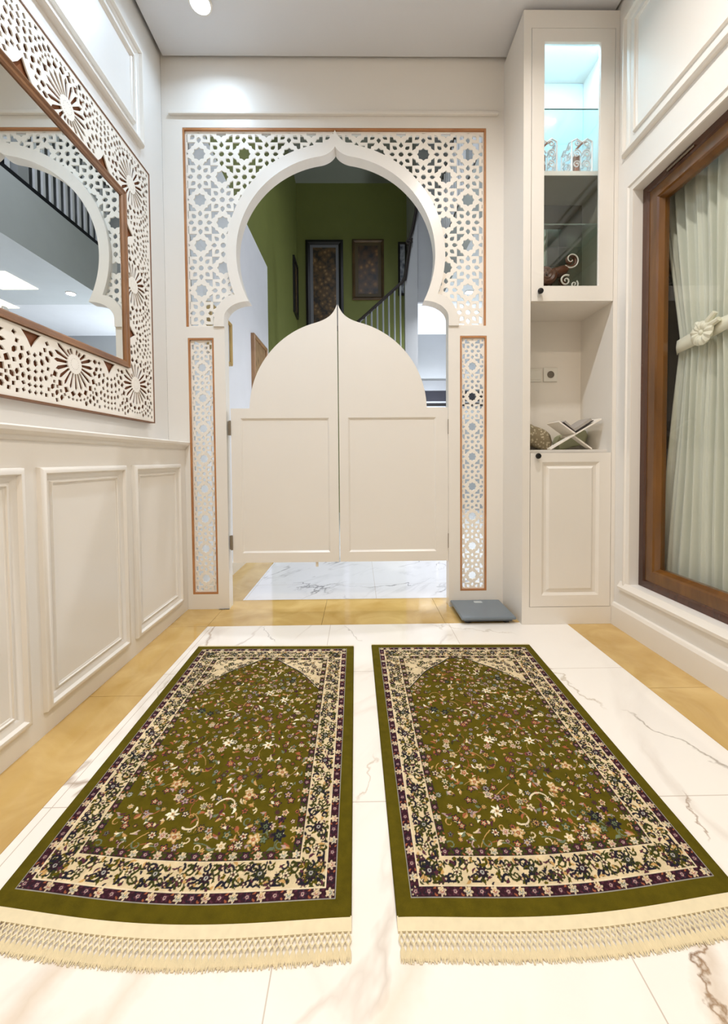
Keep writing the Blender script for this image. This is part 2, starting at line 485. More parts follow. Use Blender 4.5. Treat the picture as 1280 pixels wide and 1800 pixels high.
# narrow skirting at the wall foot is flush in the photo; wooden liners round the fretwork openings
tl = B()
for (a0, a1, b0, b1) in ((-.956, -.8115, .086, 1.541), (.579, .7315, .088, 1.547)):
    tl.ring('xz', a0, a1, b0, b1, [(.0003, YB + .001), (.0095, YB + .001), (.0095, YB + .03), (.0003, YB + .03)])
tl.box(-.9627, -.953, YB + .001, YB + .03, 1.6035, 2.6945)
tl.box(.717, .7267, YB + .001, YB + .03, 1.6035, 2.6945)
tl.box(-.953, .717, YB + .001, YB + .03, 2.684, 2.6945)
tl.struct('trim_6', GOLDWOOD)


# ------------------------------------------------------------------ eight-fold fretwork
def poly_at(pts, cx, cz, ang=0, sc=1):
    c, s = math.cos(ang), math.sin(ang)
    return [(cx + (x * c - z * s) * sc, cz + (x * s + z * c) * sc) for x, z in pts]


def star_holes(x0, x1, z0, z1, ox, oz, Pp):
    k = Pp / .251
    star = []
    for i in range(16):
        a = PI / 8 * i; r = .0365 if i % 2 == 0 else .0295
        star.append((r * math.cos(a), r * math.sin(a)))
    chev = [(.0628, .0628), (.019, .0628), (.030, .044), (.042, .042), (.044, .030), (.0628, .019)]
    petal = [(.034, 0), (.043, .0115), (.054, .0115), (.068, 0), (.054, -.0115), (.043, -.0115)]
    dot = [(.0150 * math.cos(PI / 4 * i + .39), .0150 * math.sin(PI / 4 * i + .39)) for i in range(8)]
    out = []
    ni = int((x1 - x0) / Pp) + 3; nj = int((z1 - z0) / Pp) + 3
    half = Pp / 2
    for i in range(-2 * ni, 2 * ni + 1):
        for j in range(-2 * nj, 2 * nj + 1):
            cx = ox + i * half; cz = oz + j * half
            if cx < x0 - Pp or cx > x1 + Pp or cz < z0 - Pp or cz > z1 + Pp: continue
            if (i + j) % 2 == 0:
                out.append(poly_at(star, cx, cz, 0, k))
                for q in range(4): out.append(poly_at(chev, cx, cz, PI / 2 * q, k))
            else:
                out.append(poly_at(dot, cx, cz, 0, k))
                for q in range(8): out.append(poly_at(petal, cx, cz, PI / 4 * q, k))
    res = []
    for p in out:
        q = clip(p, x0, x1, z0, z1)
        if q: res.append(q)
    return res


def clip(p, x0, x1, z0, z1):
    for axis, lim, sg in ((0, x0, 1), (0, x1, -1), (1, z0, 1), (1, z1, -1)):
        r = []
        for i in range(len(p)):
            a = p[i]; b = p[(i + 1) % len(p)]
            ia = (a[axis] - lim) * sg >= 0; ib = (b[axis] - lim) * sg >= 0
            if ia: r.append(a)
            if ia != ib:
                t = (lim - a[axis]) / (b[axis] - a[axis])
                r.append((a[0] + (b[0] - a[0]) * t, a[1] + (b[1] - a[1]) * t))
        p = r
        if len(p) < 3: return None
    ar = abs(sum(p[i][0] * p[(i + 1) % len(p)][1] - p[(i + 1) % len(p)][0] * p[i][1] for i in range(len(p)))) / 2
    return p if ar > 1.2e-5 else None


holes = star_holes(-.946, .710, 1.612, 2.677, -.125, 2.562, .251)
U2 = rect(-.9525, .7165, 1.604, 2.6835)
root = empty('fretwork_screen', (CX, YB + .012, 1.604)); tag(root, 'large white star-pattern fretwork screen surrounding the horseshoe arch', 'screen')
s = B()
# the board stops just outside the solid band (A_OUT), which is part of the wall
A_EDGE = arch(.6125, 2.6765, 21.4, .6035, .6905, 1.5995, -.01)
s.slab([U2, A_EDGE] + [h for h in holes], lambda q: q == {0}, 'xz', YB + .012, YB + .019)
s.obj('fretwork', LATT, root)
g = B(); g.slab([U2, A_EDGE], lambda q: q == {0}, 'xz', YB + .026, YB + .030); g.obj('glass_pane', GLASS, root)
for (a0, a1, b0, b1, ox, lab) in ((-.9462, -.8213, .096, 1.531, -.884, 'tall narrow white fretwork panel left of the swing gate'),
                                  (.589, .7215, .098, 1.537, .653, 'tall narrow white fretwork panel right of the swing gate, above the bathroom scale')):
    root = empty('fretwork_screen', ((a0 + a1) / 2, YB + .012, b0)); tag(root, lab, 'screen')
    hl = star_holes(a0 + .006, a1 - .006, b0 + .006, b1 - .006, ox, 1.378, .172)
    s = B(); s.slab([rect(a0, a1, b0, b1)] + hl, lambda q: q == {0}, 'xz', YB + .012, YB + .022)
    s.obj('fretwork', LATT, root)
    g = B(); g.box(a0, a1, YB + .026, YB + .030, b0, b1); g.obj('glass_pane', GLASS, root)

# ------------------------------------------------------------------ swing gate
GY0, GY1 = YB + .012, YB + .042


def gate_curve(n=26):
    """right half of the dome seen from the gap: from shoulder to apex, local x >= 0 around -.112"""
    pts = []
    t0, t1 = math.radians(1.6), math.radians(76)
    for i in range(n + 1):
        t = t0 + (t1 - t0) * i / n
        pts.append((.505 * math.cos(t), 1.135 + .508 * math.sin(t)))
    x1, z1 = pts[-1]
    p0 = (x1, z1); p1 = (x1 * .55, z1 + .018); p2 = (x1 * .20, z1 + .036); p3 = (.003, 1.730)
    for i in range(1, 9):
        s_ = i / 8
        pts.append(tuple((1 - s_) ** 3 * p0[k] + 3 * (1 - s_) ** 2 * s_ * p1[k] + 3 * (1 - s_) * s_ * s_ * p2[k] + s_ ** 3 * p3[k] for k in (0, 1)))
    return pts


for sg, lab in ((-1, 'left leaf of the white domed saloon swing gate'), (1, 'right leaf of the white domed saloon swing gate')):
    GC = -.1145
    zb = .262
    xo = .613 if sg < 0 else .627
    out = [(xo, zb), (xo, 1.146), (.506, 1.146)] + gate_curve() + [(.003, zb)]
    out = [(GC + sg * x, z) for x, z in out]
    root = empty('swing_gate', (GC + sg * xo, GY0, zb)); tag(root, lab, 'gate', 'swing gate leaves')
    pr = rect(*sorted((GC + sg * .054, GC + sg * .558)), .318, 1.09)
    s = B(); s.slab([out], lambda q: q == {0}, 'xz', GY0 + .008, GY1)
    s.obj('door_panel', WALLG, root)
    s = B(); s.slab([out, pr], lambda q: q == {0}, 'xz', GY0, GY0 + .0079)
    s.ring('xz', pr[0][0], pr[1][0], .318, 1.09, [(-.0001, GY0), (.010, GY0 + .0079), (-.0001, GY0 + .0079)])
    s.obj('door_frame', WALLG, root)
    for zc in (1.035, .38):
        s = B()
        hx = GC + sg * xo
        s.box(min(hx, hx + sg * .018), max(hx, hx + sg * .018), GY0 - .004, GY0 + .008, zc - .04, zc + .04, .002)
        s.tube([(hx + sg * .004, GY0 - .006, zc - .042), (hx + sg * .004, GY0 - .006, zc + .042)], .006, 10)
        s.obj('hinge', STEEL, root)['label'] = 'grey metal spring hinge'
    if sg < 0:
        s = B(); s.box(GC - .14, GC - .125, GY0 + .01, GY0 + .02, zb - .03, zb - .0001); s.obj('bolt', LATT, root)

# ------------------------------------------------------------------ right wall with window
XR = 1.30
rw = B()
RW = rect(-3.2, 2.31, 0, 3.15); WIN = rect(-.6, 1.89, .235, 2.105)
rw.slab([RW, WIN], lambda q: q == {0}, 'yz', XR, XR + .14)
rw.struct('wall_right', WALL)
cs = B()
cs.ring('yz', -.64, 1.93, .195, 2.147, [(0, XR), (.004, XR - .01), (.014, XR - .012), (.020, XR - .006), (.040, XR - .004), (.0405, XR)])
cs.struct('trim_7', WALLG, True)
extr_y([(XR - .0001, .195), (XR - .018, .198), (XR - .020, .212), (XR - .012, .222), (XR - .006, .234), (XR - .0001, .2348)], -.64, 1.95).struct('trim_8', WALLG, True)
extr_y([(XR - .0001, 0), (XR - .016, 0), (XR - .016, .098), (XR - .010, .112), (XR - .0001, .116)], -3.2, 1.9995).struct('baseboard_right', WALLG)
ru = B()
panel_frame(ru, 'yz', -1.0, 1.958, 2.295, 2.95, XR, -1, .04, .022)
panel_frame(ru, 'yz', -.93, 1.888, 2.365, 2.88, XR, -1, .018, .012)
ru.struct('trim_9', WALLG, True)

win = empty('window_1', (1.36, .65, .235)); win['kind'] = 'structure'
w = B()
w.ring('yz', -.5995, 1.8895, .2355, 2.1045, [(0, 1.345), (.028, 1.345), (.034, 1.352), (.034, 1.40), (0, 1.40)])
w.obj('window_frame', TEAKD, win)
w = B()
for a0, a1 in ((.66, 1.855), (-.565, .655)):
    w.ring('yz', a0, a1, .27, 2.07, [(0, 1.352), (.048, 1.349), (.056, 1.354), (.068, 1.372), (.068, 1.392), (0, 1.392)])
w.obj('sash', TEAK, win)
w = B()
for a0, a1 in ((.725, 1.79), (-.5, .59)):
    w.box(1.378, 1.382, a0, a1, .335, 2.005)
w.obj('window_glass', glassy('window pane', (1, 1, 1), 1.0), win)
w = B(); w.box(1.338, 1.3445, 1.60, 1.74, 2.082, 2.09, .002); w.obj('stay_slot', STEEL, win)

# curtain
SHEER = None
m = bpy.data.materials.new('sheer voile'); m.use_nodes = True; nt = m.node_tree
for n in list(nt.nodes): nt.nodes.remove(n)
o_ = N(nt, 'ShaderNodeOutputMaterial'); mx_ = N(nt, 'ShaderNodeMixShader'); mx2 = N(nt, 'ShaderNodeMixShader')
df = N(nt, 'ShaderNodeBsdfDiffuse'); tl_ = N(nt, 'ShaderNodeBsdfTranslucent'); tr_ = N(nt, 'ShaderNodeBsdfTransparent')
df.inputs[0].default_value = lin((236, 240, 224)) + (1,); tl_.inputs[0].default_value = lin((235, 235, 215)) + (1,)
mx_.inputs[0].default_value = .2; mx2.inputs[0].default_value = .07
nt.links.new(df.outputs[0], mx_.inputs[1]); nt.links.new(tl_.outputs[0], mx_.inputs[2]); nt.links.new(mx_.outputs[0], mx2.inputs[1]); nt.links.new(tr_.outputs[0], mx2.inputs[2]); nt.links.new(mx2.outputs[0], o_.inputs[0])
SHEER = m
SATIN = plain('cream satin ribbon', (238, 236, 214), .35, noise=.01, bump=.1, bscale=40)


def curtain(yl, yr, label, tie_l, tie_r):
    root = empty('curtain', ((1.46), (yl + yr) / 2, .24)); tag(root, label, 'curtain')
    nu, nv = 340, 60
    zt = 1.37
    def pos(u, z):
        # gathered most at the tie, falling open above and below
        g = max(0, 1 - (z - zt) / .80) ** 1.15 if z > zt else max(0, 1 - (zt - z) / 1.15) ** 1.1
        a = yl + (tie_l - yl) * g; b_ = yr + (tie_r - yr) * g
        y = a + (b_ - a) * u
        ph = u * 2 * PI * 21 + .5 * math.sin(u * 19) 
        amp = .017 * (1 - .45 * g)
        x = 1.455 + amp * math.sin(ph) + .006 * math.sin(ph * 2.3 + z * 1.5) + .004 * math.sin(z * 5 + u * 30)
        return (x, y, z)
    v = [pos(i / nu, .22 + (2.16 - .22) * j / nv) for j in range(nv + 1) for i in range(nu + 1)]
    f = [(j * (nu + 1) + i, j * (nu + 1) + i + 1, (j + 1) * (nu + 1) + i + 1, (j + 1) * (nu + 1) + i) for j in range(nv) for i in range(nu)]
    mesh('cloth', v, f, SHEER, root, True, False)
    # tie-back band
    n = 40
    v = []
    for i in range(n + 1):
        t = i / n
        y = tie_l - .010 + (tie_r - tie_l) * t
        zc = 1.338 + .05 * math.sin(min(t * 1.2, 1) * PI / 2)
        x = 1.425 - .004 * math.sin(t * PI)
        if i == 0: x = 1.44
        for (dx, dz) in ((0, -.027), (-.004, 0), (0, .027), (.006, .027), (.006, -.027)):
            v.append((x + dx, y, zc + dz * (1 + .15 * math.sin(t * 9))))
    f = []
    for i in range(n):
        for k in range(5):
            f.append((i * 5 + k, i * 5 + (k + 1) % 5, (i + 1) * 5 + (k + 1) % 5, (i + 1) * 5 + k))
    tie = mesh('tieback', v, f, SATIN, root, True)
    # pleated ribbon flower
    fl = B()
    c = Vector((1.412, 1.622, 1.358))
    for k in range(11):
        a = 2 * PI * k / 11 + .2
        r = .052 * (1.0 if math.sin(a) < .3 else .85)
        d = Vector((0, math.cos(a), math.sin(a)))
        e = Vector((0, -math.sin(a), math.cos(a)))
        pts = []
        for i in range(7):
            t = i / 6
            wdt = .004 + .013 * math.sin(PI * min(1, t * .62 + .1))
            pts.append((c + d * r * t + Vector((-.016 * math.sin(t * PI * .8), 0, 0)), wdt))
        vv = []
        for p, wd in pts:
            vv += [p - e * wd, p + Vector((-.006, 0, 0)), p + e * wd, p + Vector((.004, 0, 0))]
        ff = []
        for i in range(6):
            for q in range(4):
                ff.append((i * 4 + q, i * 4 + (q + 1) % 4, (i + 1) * 4 + (q + 1) % 4, (i + 1) * 4 + q))
        ff += [(0, 1, 2, 3), (24, 25, 26, 27)]
        fl.add(vv, ff)
    fl.lathe([(.004, -.02), (.010, -.016), (.013, -.008), (.010, 0)], c, 'x', 14)
    # the two ribbon ends sticking up
    for (dy, dz) in ((-.055, .062), (-.072, .03), (.03, .045)):
        fl.tube([c, c + Vector((-.006, dy * .5, dz * .6)), c + Vector((-.004, dy, dz))], [.006, .013, .010], 8)
    fl.obj('ribbon_flower', SATIN, root, True)


curtain(1.925, .72, 'sheer off-white curtain gathered by a ribbon flower behind the wooden window', 1.805, 1.06)
# added dark sheet, stands in for the night behind the curtain
B().box(1.75, 1.80, -1.2, 2.6, -.1, 3.2).struct('wall_outside', plain('night wall', (42, 42, 26), .8))

# ------------------------------------------------------------------ rear wall
B().box(-1.2, 1.45, -3.3, -3.2, 0, 3.15).struct('wall_rear', plain('greige rear wall', (190, 182, 166), .6))

# ------------------------------------------------------------------ cabinet
CY0, CYB = 2.02, 2.303
cab = empty('tall_cabinet', (1.06, 2.15, 0)); tag(cab, 'white built-in tall cabinet with glass upper door, open niche and panelled lower door', 'cabinet')
s = B()
s.box(.826, .862, CY0, CYB, 0, 3.04)
s.box(1.281, 1.2995, CY0, CYB, 0, 3.04)
s.box(.862, 1.281, CY0, CYB, 2.955, 3.04)
s.box(.862, 1.281, CY0 + .001, CYB, 0, .088)
s.box(.862, 1.281, CY0 + .022, CYB, .878, .893)
s.box(.862, 1.281, CY0 + .0, CYB, 1.632, 1.648)
s.box(.862, 1.281, CY0 + .030, CYB, 2.283, 2.305)
s.box(.862, 1.281, CYB - .012, CYB - .0005, .09, 2.95)
s.obj('carcass', WALLG, cab)
s = B()
s.slab([rect(.8255, 1.2995, .0005, 3.0405), rect(.8635, 1.2795, .0895, 1.6315), rect(.8635, 1.2795, 1.6315, 2.9555)], lambda q: q == {0}, 'xz', CY0 - .0195, CY0 - .0001)
s.obj('face_frame', WALLG, cab)
B().box(.863, 1.280, CYB - .016, CYB - .0125, 1.649, 2.282).obj('mirror_back', GREYMIRROR, cab)['label'] = 'grey mirror back of the lower glass compartment'
B().box(.863, 1.280, CYB - .016, CYB - .0125, 2.306, 2.954).obj('back_panel', BLUEMIRROR, cab)['label'] = 'pale back panel lit sky blue'
for z in (2.047, 2.622):
    s = B(); s.box(.8635, 1.2795, CY0 + .045, CYB - .017, z - .003, z + .003); so_ = s.obj('glass_shelf', SHELFGLASS, cab)
    s = B(); s.box(.8635, 1.2795, CY0 + .0435, CY0 + .0449, z - .003, z + .003); s.obj('polished_edge', plain('dark green glass edge', (92, 108, 98), .2), so_)
LIN = plain('grey green lining', (146, 144, 126), .35)  # shade of the lower compartment put in as thin grey panels
s = B(); s.box(.8621, .8629, CY0 + .001, CYB - .017, 1.649, 2.2825); s.box(1.2801, 1.2809, CY0 + .001, CYB - .017, 1.649, 2.2825)
s.box(.863, 1.280, CY0 + .032, CYB - .017, 2.2815, 2.2828); s.obj('compartment_shade', LIN, cab)
# upper glazed door
ud = B()
ud.slab([rect(.866, 1.277, 1.634, 2.953), rect(.928, 1.207, 1.708, 2.890)], lambda q: q == {0}, 'xz', CY0 - .02, CY0)
ud.ring('xz', .928, 1.207, 1.708, 2.890, [(-.0001, CY0 - .02), (.004, CY0 - .012), (-.0001, CY0 - .012)])
udo = ud.obj('glazed_door', WALLG, cab)
B().box(.9285, 1.2065, CY0 - .012, CY0 - .008, 1.7085, 2.8895).obj('glass_pane', GLASS, udo)


def knob(x, z, par):
    s = B(); s.lathe([(.006, .0), (.006, -.008), (.0125, -.013), (.0145, -.02), (.012, -.026), (.005, -.028)], (x, CY0 - .02, z), 'y', 20)
    s.obj('knob', BLACK, par, True)['label'] = 'round black knob'


knob(.905, 1.676, udo)
ld = B()
ld.box(.866, 1.277, CY0 - .012, CY0, .092, .8765)
ld.slab([rect(.866, 1.277, .092, .8765), rect(.925, 1.218, .150, .830)], lambda q: q == {0}, 'xz', CY0 - .020, CY0 - .0121)
ld.ring('xz', .925, 1.218, .150, .830, [(-.0001, CY0 - .020), (.014, CY0 - .0121), (-.0001, CY0 - .0121)])
ld.ring('xz', .962, 1.178, .186, .797, [(-.012, CY0 - .0121), (0, CY0 - .020), (.01, CY0 - .020), (.1, CY0 - .020), (.1, CY0 - .0121)])
ld.box(1.06, 1.08, CY0 - .0199, CY0 - .012, .28, .70)
ldo = ld.obj('panelled_door', WALLG, cab)
knob(.898, .861, ldo)

# sockets in the niche
SOCK = plain('white plastic plate', (236, 234, 226), .35)
so = empty('wall_socket', (1.10, CYB - .0125, 1.327)); tag(so, 'square white wall socket on the back of the cabinet niche', 'socket')
s = B(); s.box(1.062, 1.142, CYB - .022, CYB - .0125, 1.288, 1.368, .003); s.obj('cover_plate', SOCK, so)
s = B(); s.lathe([(.020, 0), (.020, -.002), (.017, -.002), (.016, .003)], (1.102, CYB - .0225, 1.328), 'y', 24); s.obj('socket_well', plain('grey plastic', (120, 112, 100), .5), so)
sw = empty('wall_switch', (1.00, CYB - .0125, 1.327)); tag(sw, 'white wall switch plate left of the socket in the cabinet niche', 'switch')
s = B(); s.box(.972, 1.052, CYB - .020, CYB - .0125, 1.288, 1.362, .003); s.obj('cover_plate', SOCK, sw)
s = B(); s.box(.980, 1.044, CYB - .024, CYB - .0195, 1.30, 1.35, .002); s.obj('rocker', SOCK, sw)

# ornate votive holders on the upper divider
FIL = plain('pierced white ceramic', (238, 230, 228), .3)
COPPER = plain('rose copper wire', (170, 120, 100), .35, metal=.6)
for cx, lab in ((1.153, 'white filigree candle holder in the blue lit cabinet compartment, the fully visible one'), (.972, 'white filigree candle holder in the blue lit cabinet compartment, half hidden by the door stile')):
    r = empty('candle_holder', (cx, 2.12, 2.305)); tag(r, lab, 'candle holder', 'filigree candle holders')
    s = B()
    w_ = .052; z0, z1 = 2.3055, 2.478
    s.box(cx - w_, cx + w_, 2.12 - w_, 2.12 + w_, z0, z0 + .008)
    for ang in range(4):
        A = Matrix.Rotation(ang * PI / 2, 3, 'Z')
        def W(u, v_): return A @ Vector((u, -w_, 0)) + Vector((cx, 2.12, z0 + v_))
        H_ = z1 - z0
        s.tube([W(-w_, 0), W(-w_, H_ * .92)], .004, 6)
        s.tube([W(-w_, H_ * .92), W(-w_ * .5, H_), W(0, H_ * .9), W(w_ * .5, H_), W(w_, H_ * .92)], .004, 6)
        for sgn in (-1, 1):
            for (bu, bv, R_, turns) in ((.026, .045, .020, 1.4), (.026, .10, .022, 1.5), (.022, .148, .016, 1.3)):
                pts = []
                for i in range(22):
                    t = i / 21; a = t * turns * 2 * PI
                    pts.append(W(sgn * (bu - R_ * (1 - t * .8) * math.cos(a)), bv + R_ * (1 - t * .8) * math.sin(a)))
                s.tube(pts, .0032, 5)
    s.obj('filigree', FIL, r)
    s = B(); s.tube([(cx, 2.12, z0 + .008), (cx, 2.12, z0 + .12)], .017, 14); s.tube([(cx - .03, 2.075, z0 + .12), (cx, 2.07, z0 + .15), (cx + .03, 2.075, z0 + .165)], .005, 6); s.obj('candle', COPPER, r)

# brown scrolls modelled in place of a reflection in the lower compartment
DKW = plain('dark carved wood', (92, 54, 32), .35, noise=.1, scale=30)
r = empty('scroll_ornament', (1.06, 2.16, 1.648)); tag(r, 'brown carved scroll ornament behind the lower cabinet glass', 'ornament')
s = B()


def spiral(c, R_, turns, r0, r1, sgn=1, start=0.):
    pts = []; rs = []
    for i in range(40):
        t = i / 39; a = start + sgn * t * turns * 2 * PI
        pts.append((c[0] + R_ * (1 - .9 * t) * math.cos(a), c[1], c[2] + R_ * (1 - .9 * t) * math.sin(a))); rs.append(r0 + (r1 - r0) * t)
    return pts, rs


p, q = spiral((1.14, 2.15, 1.905), .036, 1.6, .010, .004, 1, -2.2); s.tube(p, q, 8)
p, q = spiral((1.005, 2.14, 1.825), .044, 2.2, .019, .012, -1, .6); s.tube(p, q, 8)
s.tube([(1.125, 2.15, 1.872), (1.10, 2.15, 1.85), (1.065, 2.145, 1.84), (1.035, 2.14, 1.845)], [.014, .030, .028, .014], 10)
s.box(.985, 1.16, 2.12, 2.18, 1.6481, 1.665, .004)
s.tube([(1.03, 2.145, 1.66), (1.02, 2.145, 1.75)], .014, 8)
s.tube([(1.135, 2.15, 1.66), (1.12, 2.15, 1.76), (1.09, 2.15, 1.81)], [.014, .012, .016], 8)
s.obj('scrollwork', DKW, r, True)
s = B()
p, q = spiral((1.14, 2.135, 1.905), .047, 1.3, .004, .002, 1, -2.4); s.tube(p, q, 6)
s.obj('white_scroll', LATT, r, True); s = B()
p, q = spiral((1.105, 2.125, 1.79), .030, 1.5, .005, .003, 1, 1.); s.tube(p, q, 6)
s.obj('white_scroll', LATT, r, True); s = B()
p, q = spiral((1.15, 2.125, 1.77), .022, 1.4, .004, .003, -1, 1.); s.tube(p, q, 6)
s.obj('white_scroll', LATT, r, True)

# book stand and open book in the niche
NZ = .8935
r = empty('book_stand', (1.11, 2.12, NZ)); tag(r, 'white folding X-shaped book stand in the cabinet niche', 'book stand')


def board(a, b_, th, y0, y1, bld):
    a = Vector((a[0], 0, a[1])); b_ = Vector((b_[0], 0, b_[1])); d = (b_ - a).normalized(); n_ = Vector((-d.z, 0, d.x)) * th / 2
    v = []
    for y in (y0, y1):
        for p_ in (a - n_, b_ - n_, b_ + n_, a + n_): v.append((p_.x, y, p_.z))
    bld.add(v, [(0, 1, 2, 3), (7, 6, 5, 4), (0, 4, 5, 1), (1, 5, 6, 2), (2, 6, 7, 3), (3, 7, 4, 0)])


s = B(); board((.998, NZ + .004), (1.262, 1.052), .007, 2.06, 2.10, s); board((1.115, .962), (1.262, 1.052), .007, 2.10, 2.19, s); s.obj('board', LATT, r)
s = B(); board((1.238, NZ + .004), (1.040, 1.040), .007, 2.101, 2.14, s); board((1.128, .976), (1.040, 1.040), .007, 2.06, 2.19, s); s.obj('board', LATT, r)
r = empty('open_book', (1.14, 2.12, 1.0)); tag(r, 'open book with grey pages lying on the folding book stand', 'book')
PAGE = plain('page edges', (172, 165, 158), .7, noise=.1, scale=90)
COVER = plain('dark grey cover', (52, 46, 44), .5)
s = B(); board((1.125, .982), (1.222, 1.044), .004, 2.062, 2.188, s); board((1.1245, .989), (1.0655, 1.035), .004, 2.062, 2.188, s); s.obj('cover', COVER, r)
s = B(); board((1.118, .990), (1.214, 1.051), .014, 2.066, 2.184, s); board((1.119, .998), (1.073, 1.040), .012, 2.066, 2.184, s); s.obj('pages', PAGE, r)
# patterned grey cloth pouch
m, nt, b = nmat('grey printed cloth'); tc = N(nt, 'ShaderNodeTexCoord'); vo = N(nt, 'ShaderNodeTexVoronoi'); vo.inputs['Scale'].default_value = 70
cr = N(nt, 'ShaderNodeValToRGB'); cr.color_ramp.elements[0].position = .25; cr.color_ramp.elements[1].position = .45
cr.color_ramp.elements[0].color = lin((196, 186, 160)) + (1,); cr.color_ramp.elements[1].color = lin((140, 128, 102)) + (1,)
nt.links.new(tc.outputs['Object'], vo.inputs['Vector']); nt.links.new(vo.outputs['Distance'], cr.inputs[0]); nt.links.new(cr.outputs[0], b.inputs['Base Color']); b.inputs['Roughness'].default_value = .8
CLOTH = m


def pillow(name, cx, cy, z0, w_, d_, h_, rot, mat, parent=None, slope=0):
    n = 18; v = []; f = []
    for side in (0, 1):
        for j in range(n + 1):
            for i in range(n + 1):
                u = i / n * 2 - 1; t = j / n * 2 - 1
                hh = (max(0, (1 - u ** 8)) * max(0, (1 - t ** 6))) ** .4
                ww = hh * (1 + .05 * math.sin(6 * u + 3 * t))
                x = u * w_ / 2 * (1 - .06 * (1 - abs(t))); y = t * d_ / 2
                z = h_ * (.5 + (.5 if side else -.5) * ww) + slope * (u)
                x, y = x * math.cos(rot) - y * math.sin(rot), x * math.sin(rot) + y * math.cos(rot)
                v.append((cx + x, cy + y, z0 + z))
    k = (n + 1) ** 2
    for side in (0, 1):
        for j in range(n):
            for i in range(n):
                a = side * k + j * (n + 1) + i
                f.append((a, a + 1, a + n + 2, a + n + 1) if side else (a, a + n + 1, a + n + 2, a + 1))
    zmin = min(q[2] for q in v)
    v = [(q[0], q[1], q[2] - zmin + z0) for q in v]
    return mesh(name, v, f, mat, parent, True)


tag(pillow('cloth_pouch', .968, 2.235, NZ + .0005, .205, .10, .11, 0, CLOTH, slope=-.045), 'grey printed cloth pouch lying at the left of the cabinet niche behind the book stand', 'pouch')
tag(pillow('prayer_cloth', 1.19, 2.235, NZ + .0005, .165, .08, .085, 0, plain('sage green cloth', (176, 180, 148), .8), slope=.02), 'folded pale sage green cloth at the right of the cabinet niche behind the book stand', 'cloth')

# ------------------------------------------------------------------ wall mirror with rosette fretwork
MY0, MY1, MZ0, MZ1 = .155, 2.068, 1.045, 2.298
IY0, IY1, IZ0, IZ1 = .40, 1.820, 1.305, 2.035
mir = empty('wall_mirror', (XL, 1.11, MZ0)); tag(mir, 'large rectangular wall mirror framed by white rosette fretwork over brown wood', 'mirror')
s = B(); s.slab([rect(MY0 + .004, MY1 - .004, MZ0 + .004, MZ1 - .004), rect(IY0 + .01, IY1 - .01, IZ0 + .01, IZ1 - .01)], lambda q: q == {0}, 'yz', XL + .0005, XL + .016)
s.obj('backing_board', BROWNBACK, mir)
s = B(); s.ring('yz', MY0, MY1, MZ0, MZ1, [(0, XL + .0005), (0, XL + .029), (.0055, XL + .029), (.0055, XL + .0005)]); s.obj('outer_frame', plain('dark brown frame edge', (124, 84, 56), .5), mir)
s = B(); s.ring('yz', IY0 - .030, IY1 + .030, IZ0 - .030, IZ1 + .030, [(.002, XL + .0165), (.002, XL + .036), (.006, XL + .036), (.010, XL + .031), (.024, XL + .031), (.030, XL + .026), (.030, XL + .0165)]); s.obj('inner_frame', wood('mirror frame wood', (112, 72, 40), (150, 104, 64), .35), mir)
B().box(XL + .0005, XL + .022, IY0 + .001, IY1 - .001, IZ0 + .001, IZ1 - .001).obj('mirror_glass', MIRROR, mir)

# rosette layout (y,z): centres a little off the inner edge
ro = []
for y in (1.905, 1.50, 1.11, .715, .32):
    ro += [(y, 1.212), (y, 2.137)]
ro += [(1.905, 1.675), (.32, 1.675)]
mids = []
for y in (1.705, 1.305, .91, .515): mids += [(y, 1.262, 0), (y, 2.077, 0)]
for z in (1.445, 1.905): mids += [(1.862, z, 1), (.358, z, 1)]
ML0, ML1, MLz0, MLz1 = MY0 + .006, MY1 - .006, MZ0 + .006, MZ1 - .006
II = (IY0 - .030, IY1 + .030, IZ0 - .030, IZ1 + .030)
cand = []
kite = [(-.5, 0), (-.1, .5), (.5, 0), (-.1, -.5)]


def shape(pts, cx, cz, ang, L, W_):
    c, s_ = math.cos(ang), math.sin(ang)
    return [(cx + x * L * c - y * W_ * s_, cz + x * L * s_ + y * W_ * c) for x, y in pts]


slot = [(-.5, -.32), (.3, -.5), (.5, 0), (.3, .5), (-.5, .32)]
dia = [(-.5, 0), (0, .5), (.5, 0), (0, -.5)]
hexa = [(-.5, 0), (-.2, .5), (.2, .5), (.5, 0), (.2, -.5), (-.2, -.5)]


def owner(y, z):
    best = None
    for k, c in enumerate(ro):
        d = math.hypot(y - c[0], z - c[1]) - .0
        if best is None or d < best[0]: best = (d, ('r', k))
    for k, c in enumerate(mids):
        d = math.hypot(y - c[0], z - c[1]) + .012
        if d < best[0]: best = (d, ('m', k))
    return best[1]


acc = []


def fits(poly, mrg=.006):
    a0 = min(p_[0] for p_ in poly); a1 = max(p_[0] for p_ in poly); b0 = min(p_[1] for p_ in poly); b1 = max(p_[1] for p_ in poly)
    if a0 < ML0 + mrg or a1 > ML1 - mrg or b0 < MLz0 + mrg or b1 > MLz1 - mrg: return False
    if a1 > II[0] - mrg and a0 < II[1] + mrg and b1 > II[2] - mrg and b0 < II[3] + mrg: return False
    return True


def addhole(kind, k, poly, rad, cy_, cz_):
    if not fits(poly): return
    if owner(cy_, cz_) != (kind, k): return
    for (y, z, rr) in acc_c:
        if (y - cy_) ** 2 + (z - cz_) ** 2 < (rr + rad) ** 2 * .92: return
    acc.append(poly); acc_c.append((cy_, cz_, rad))


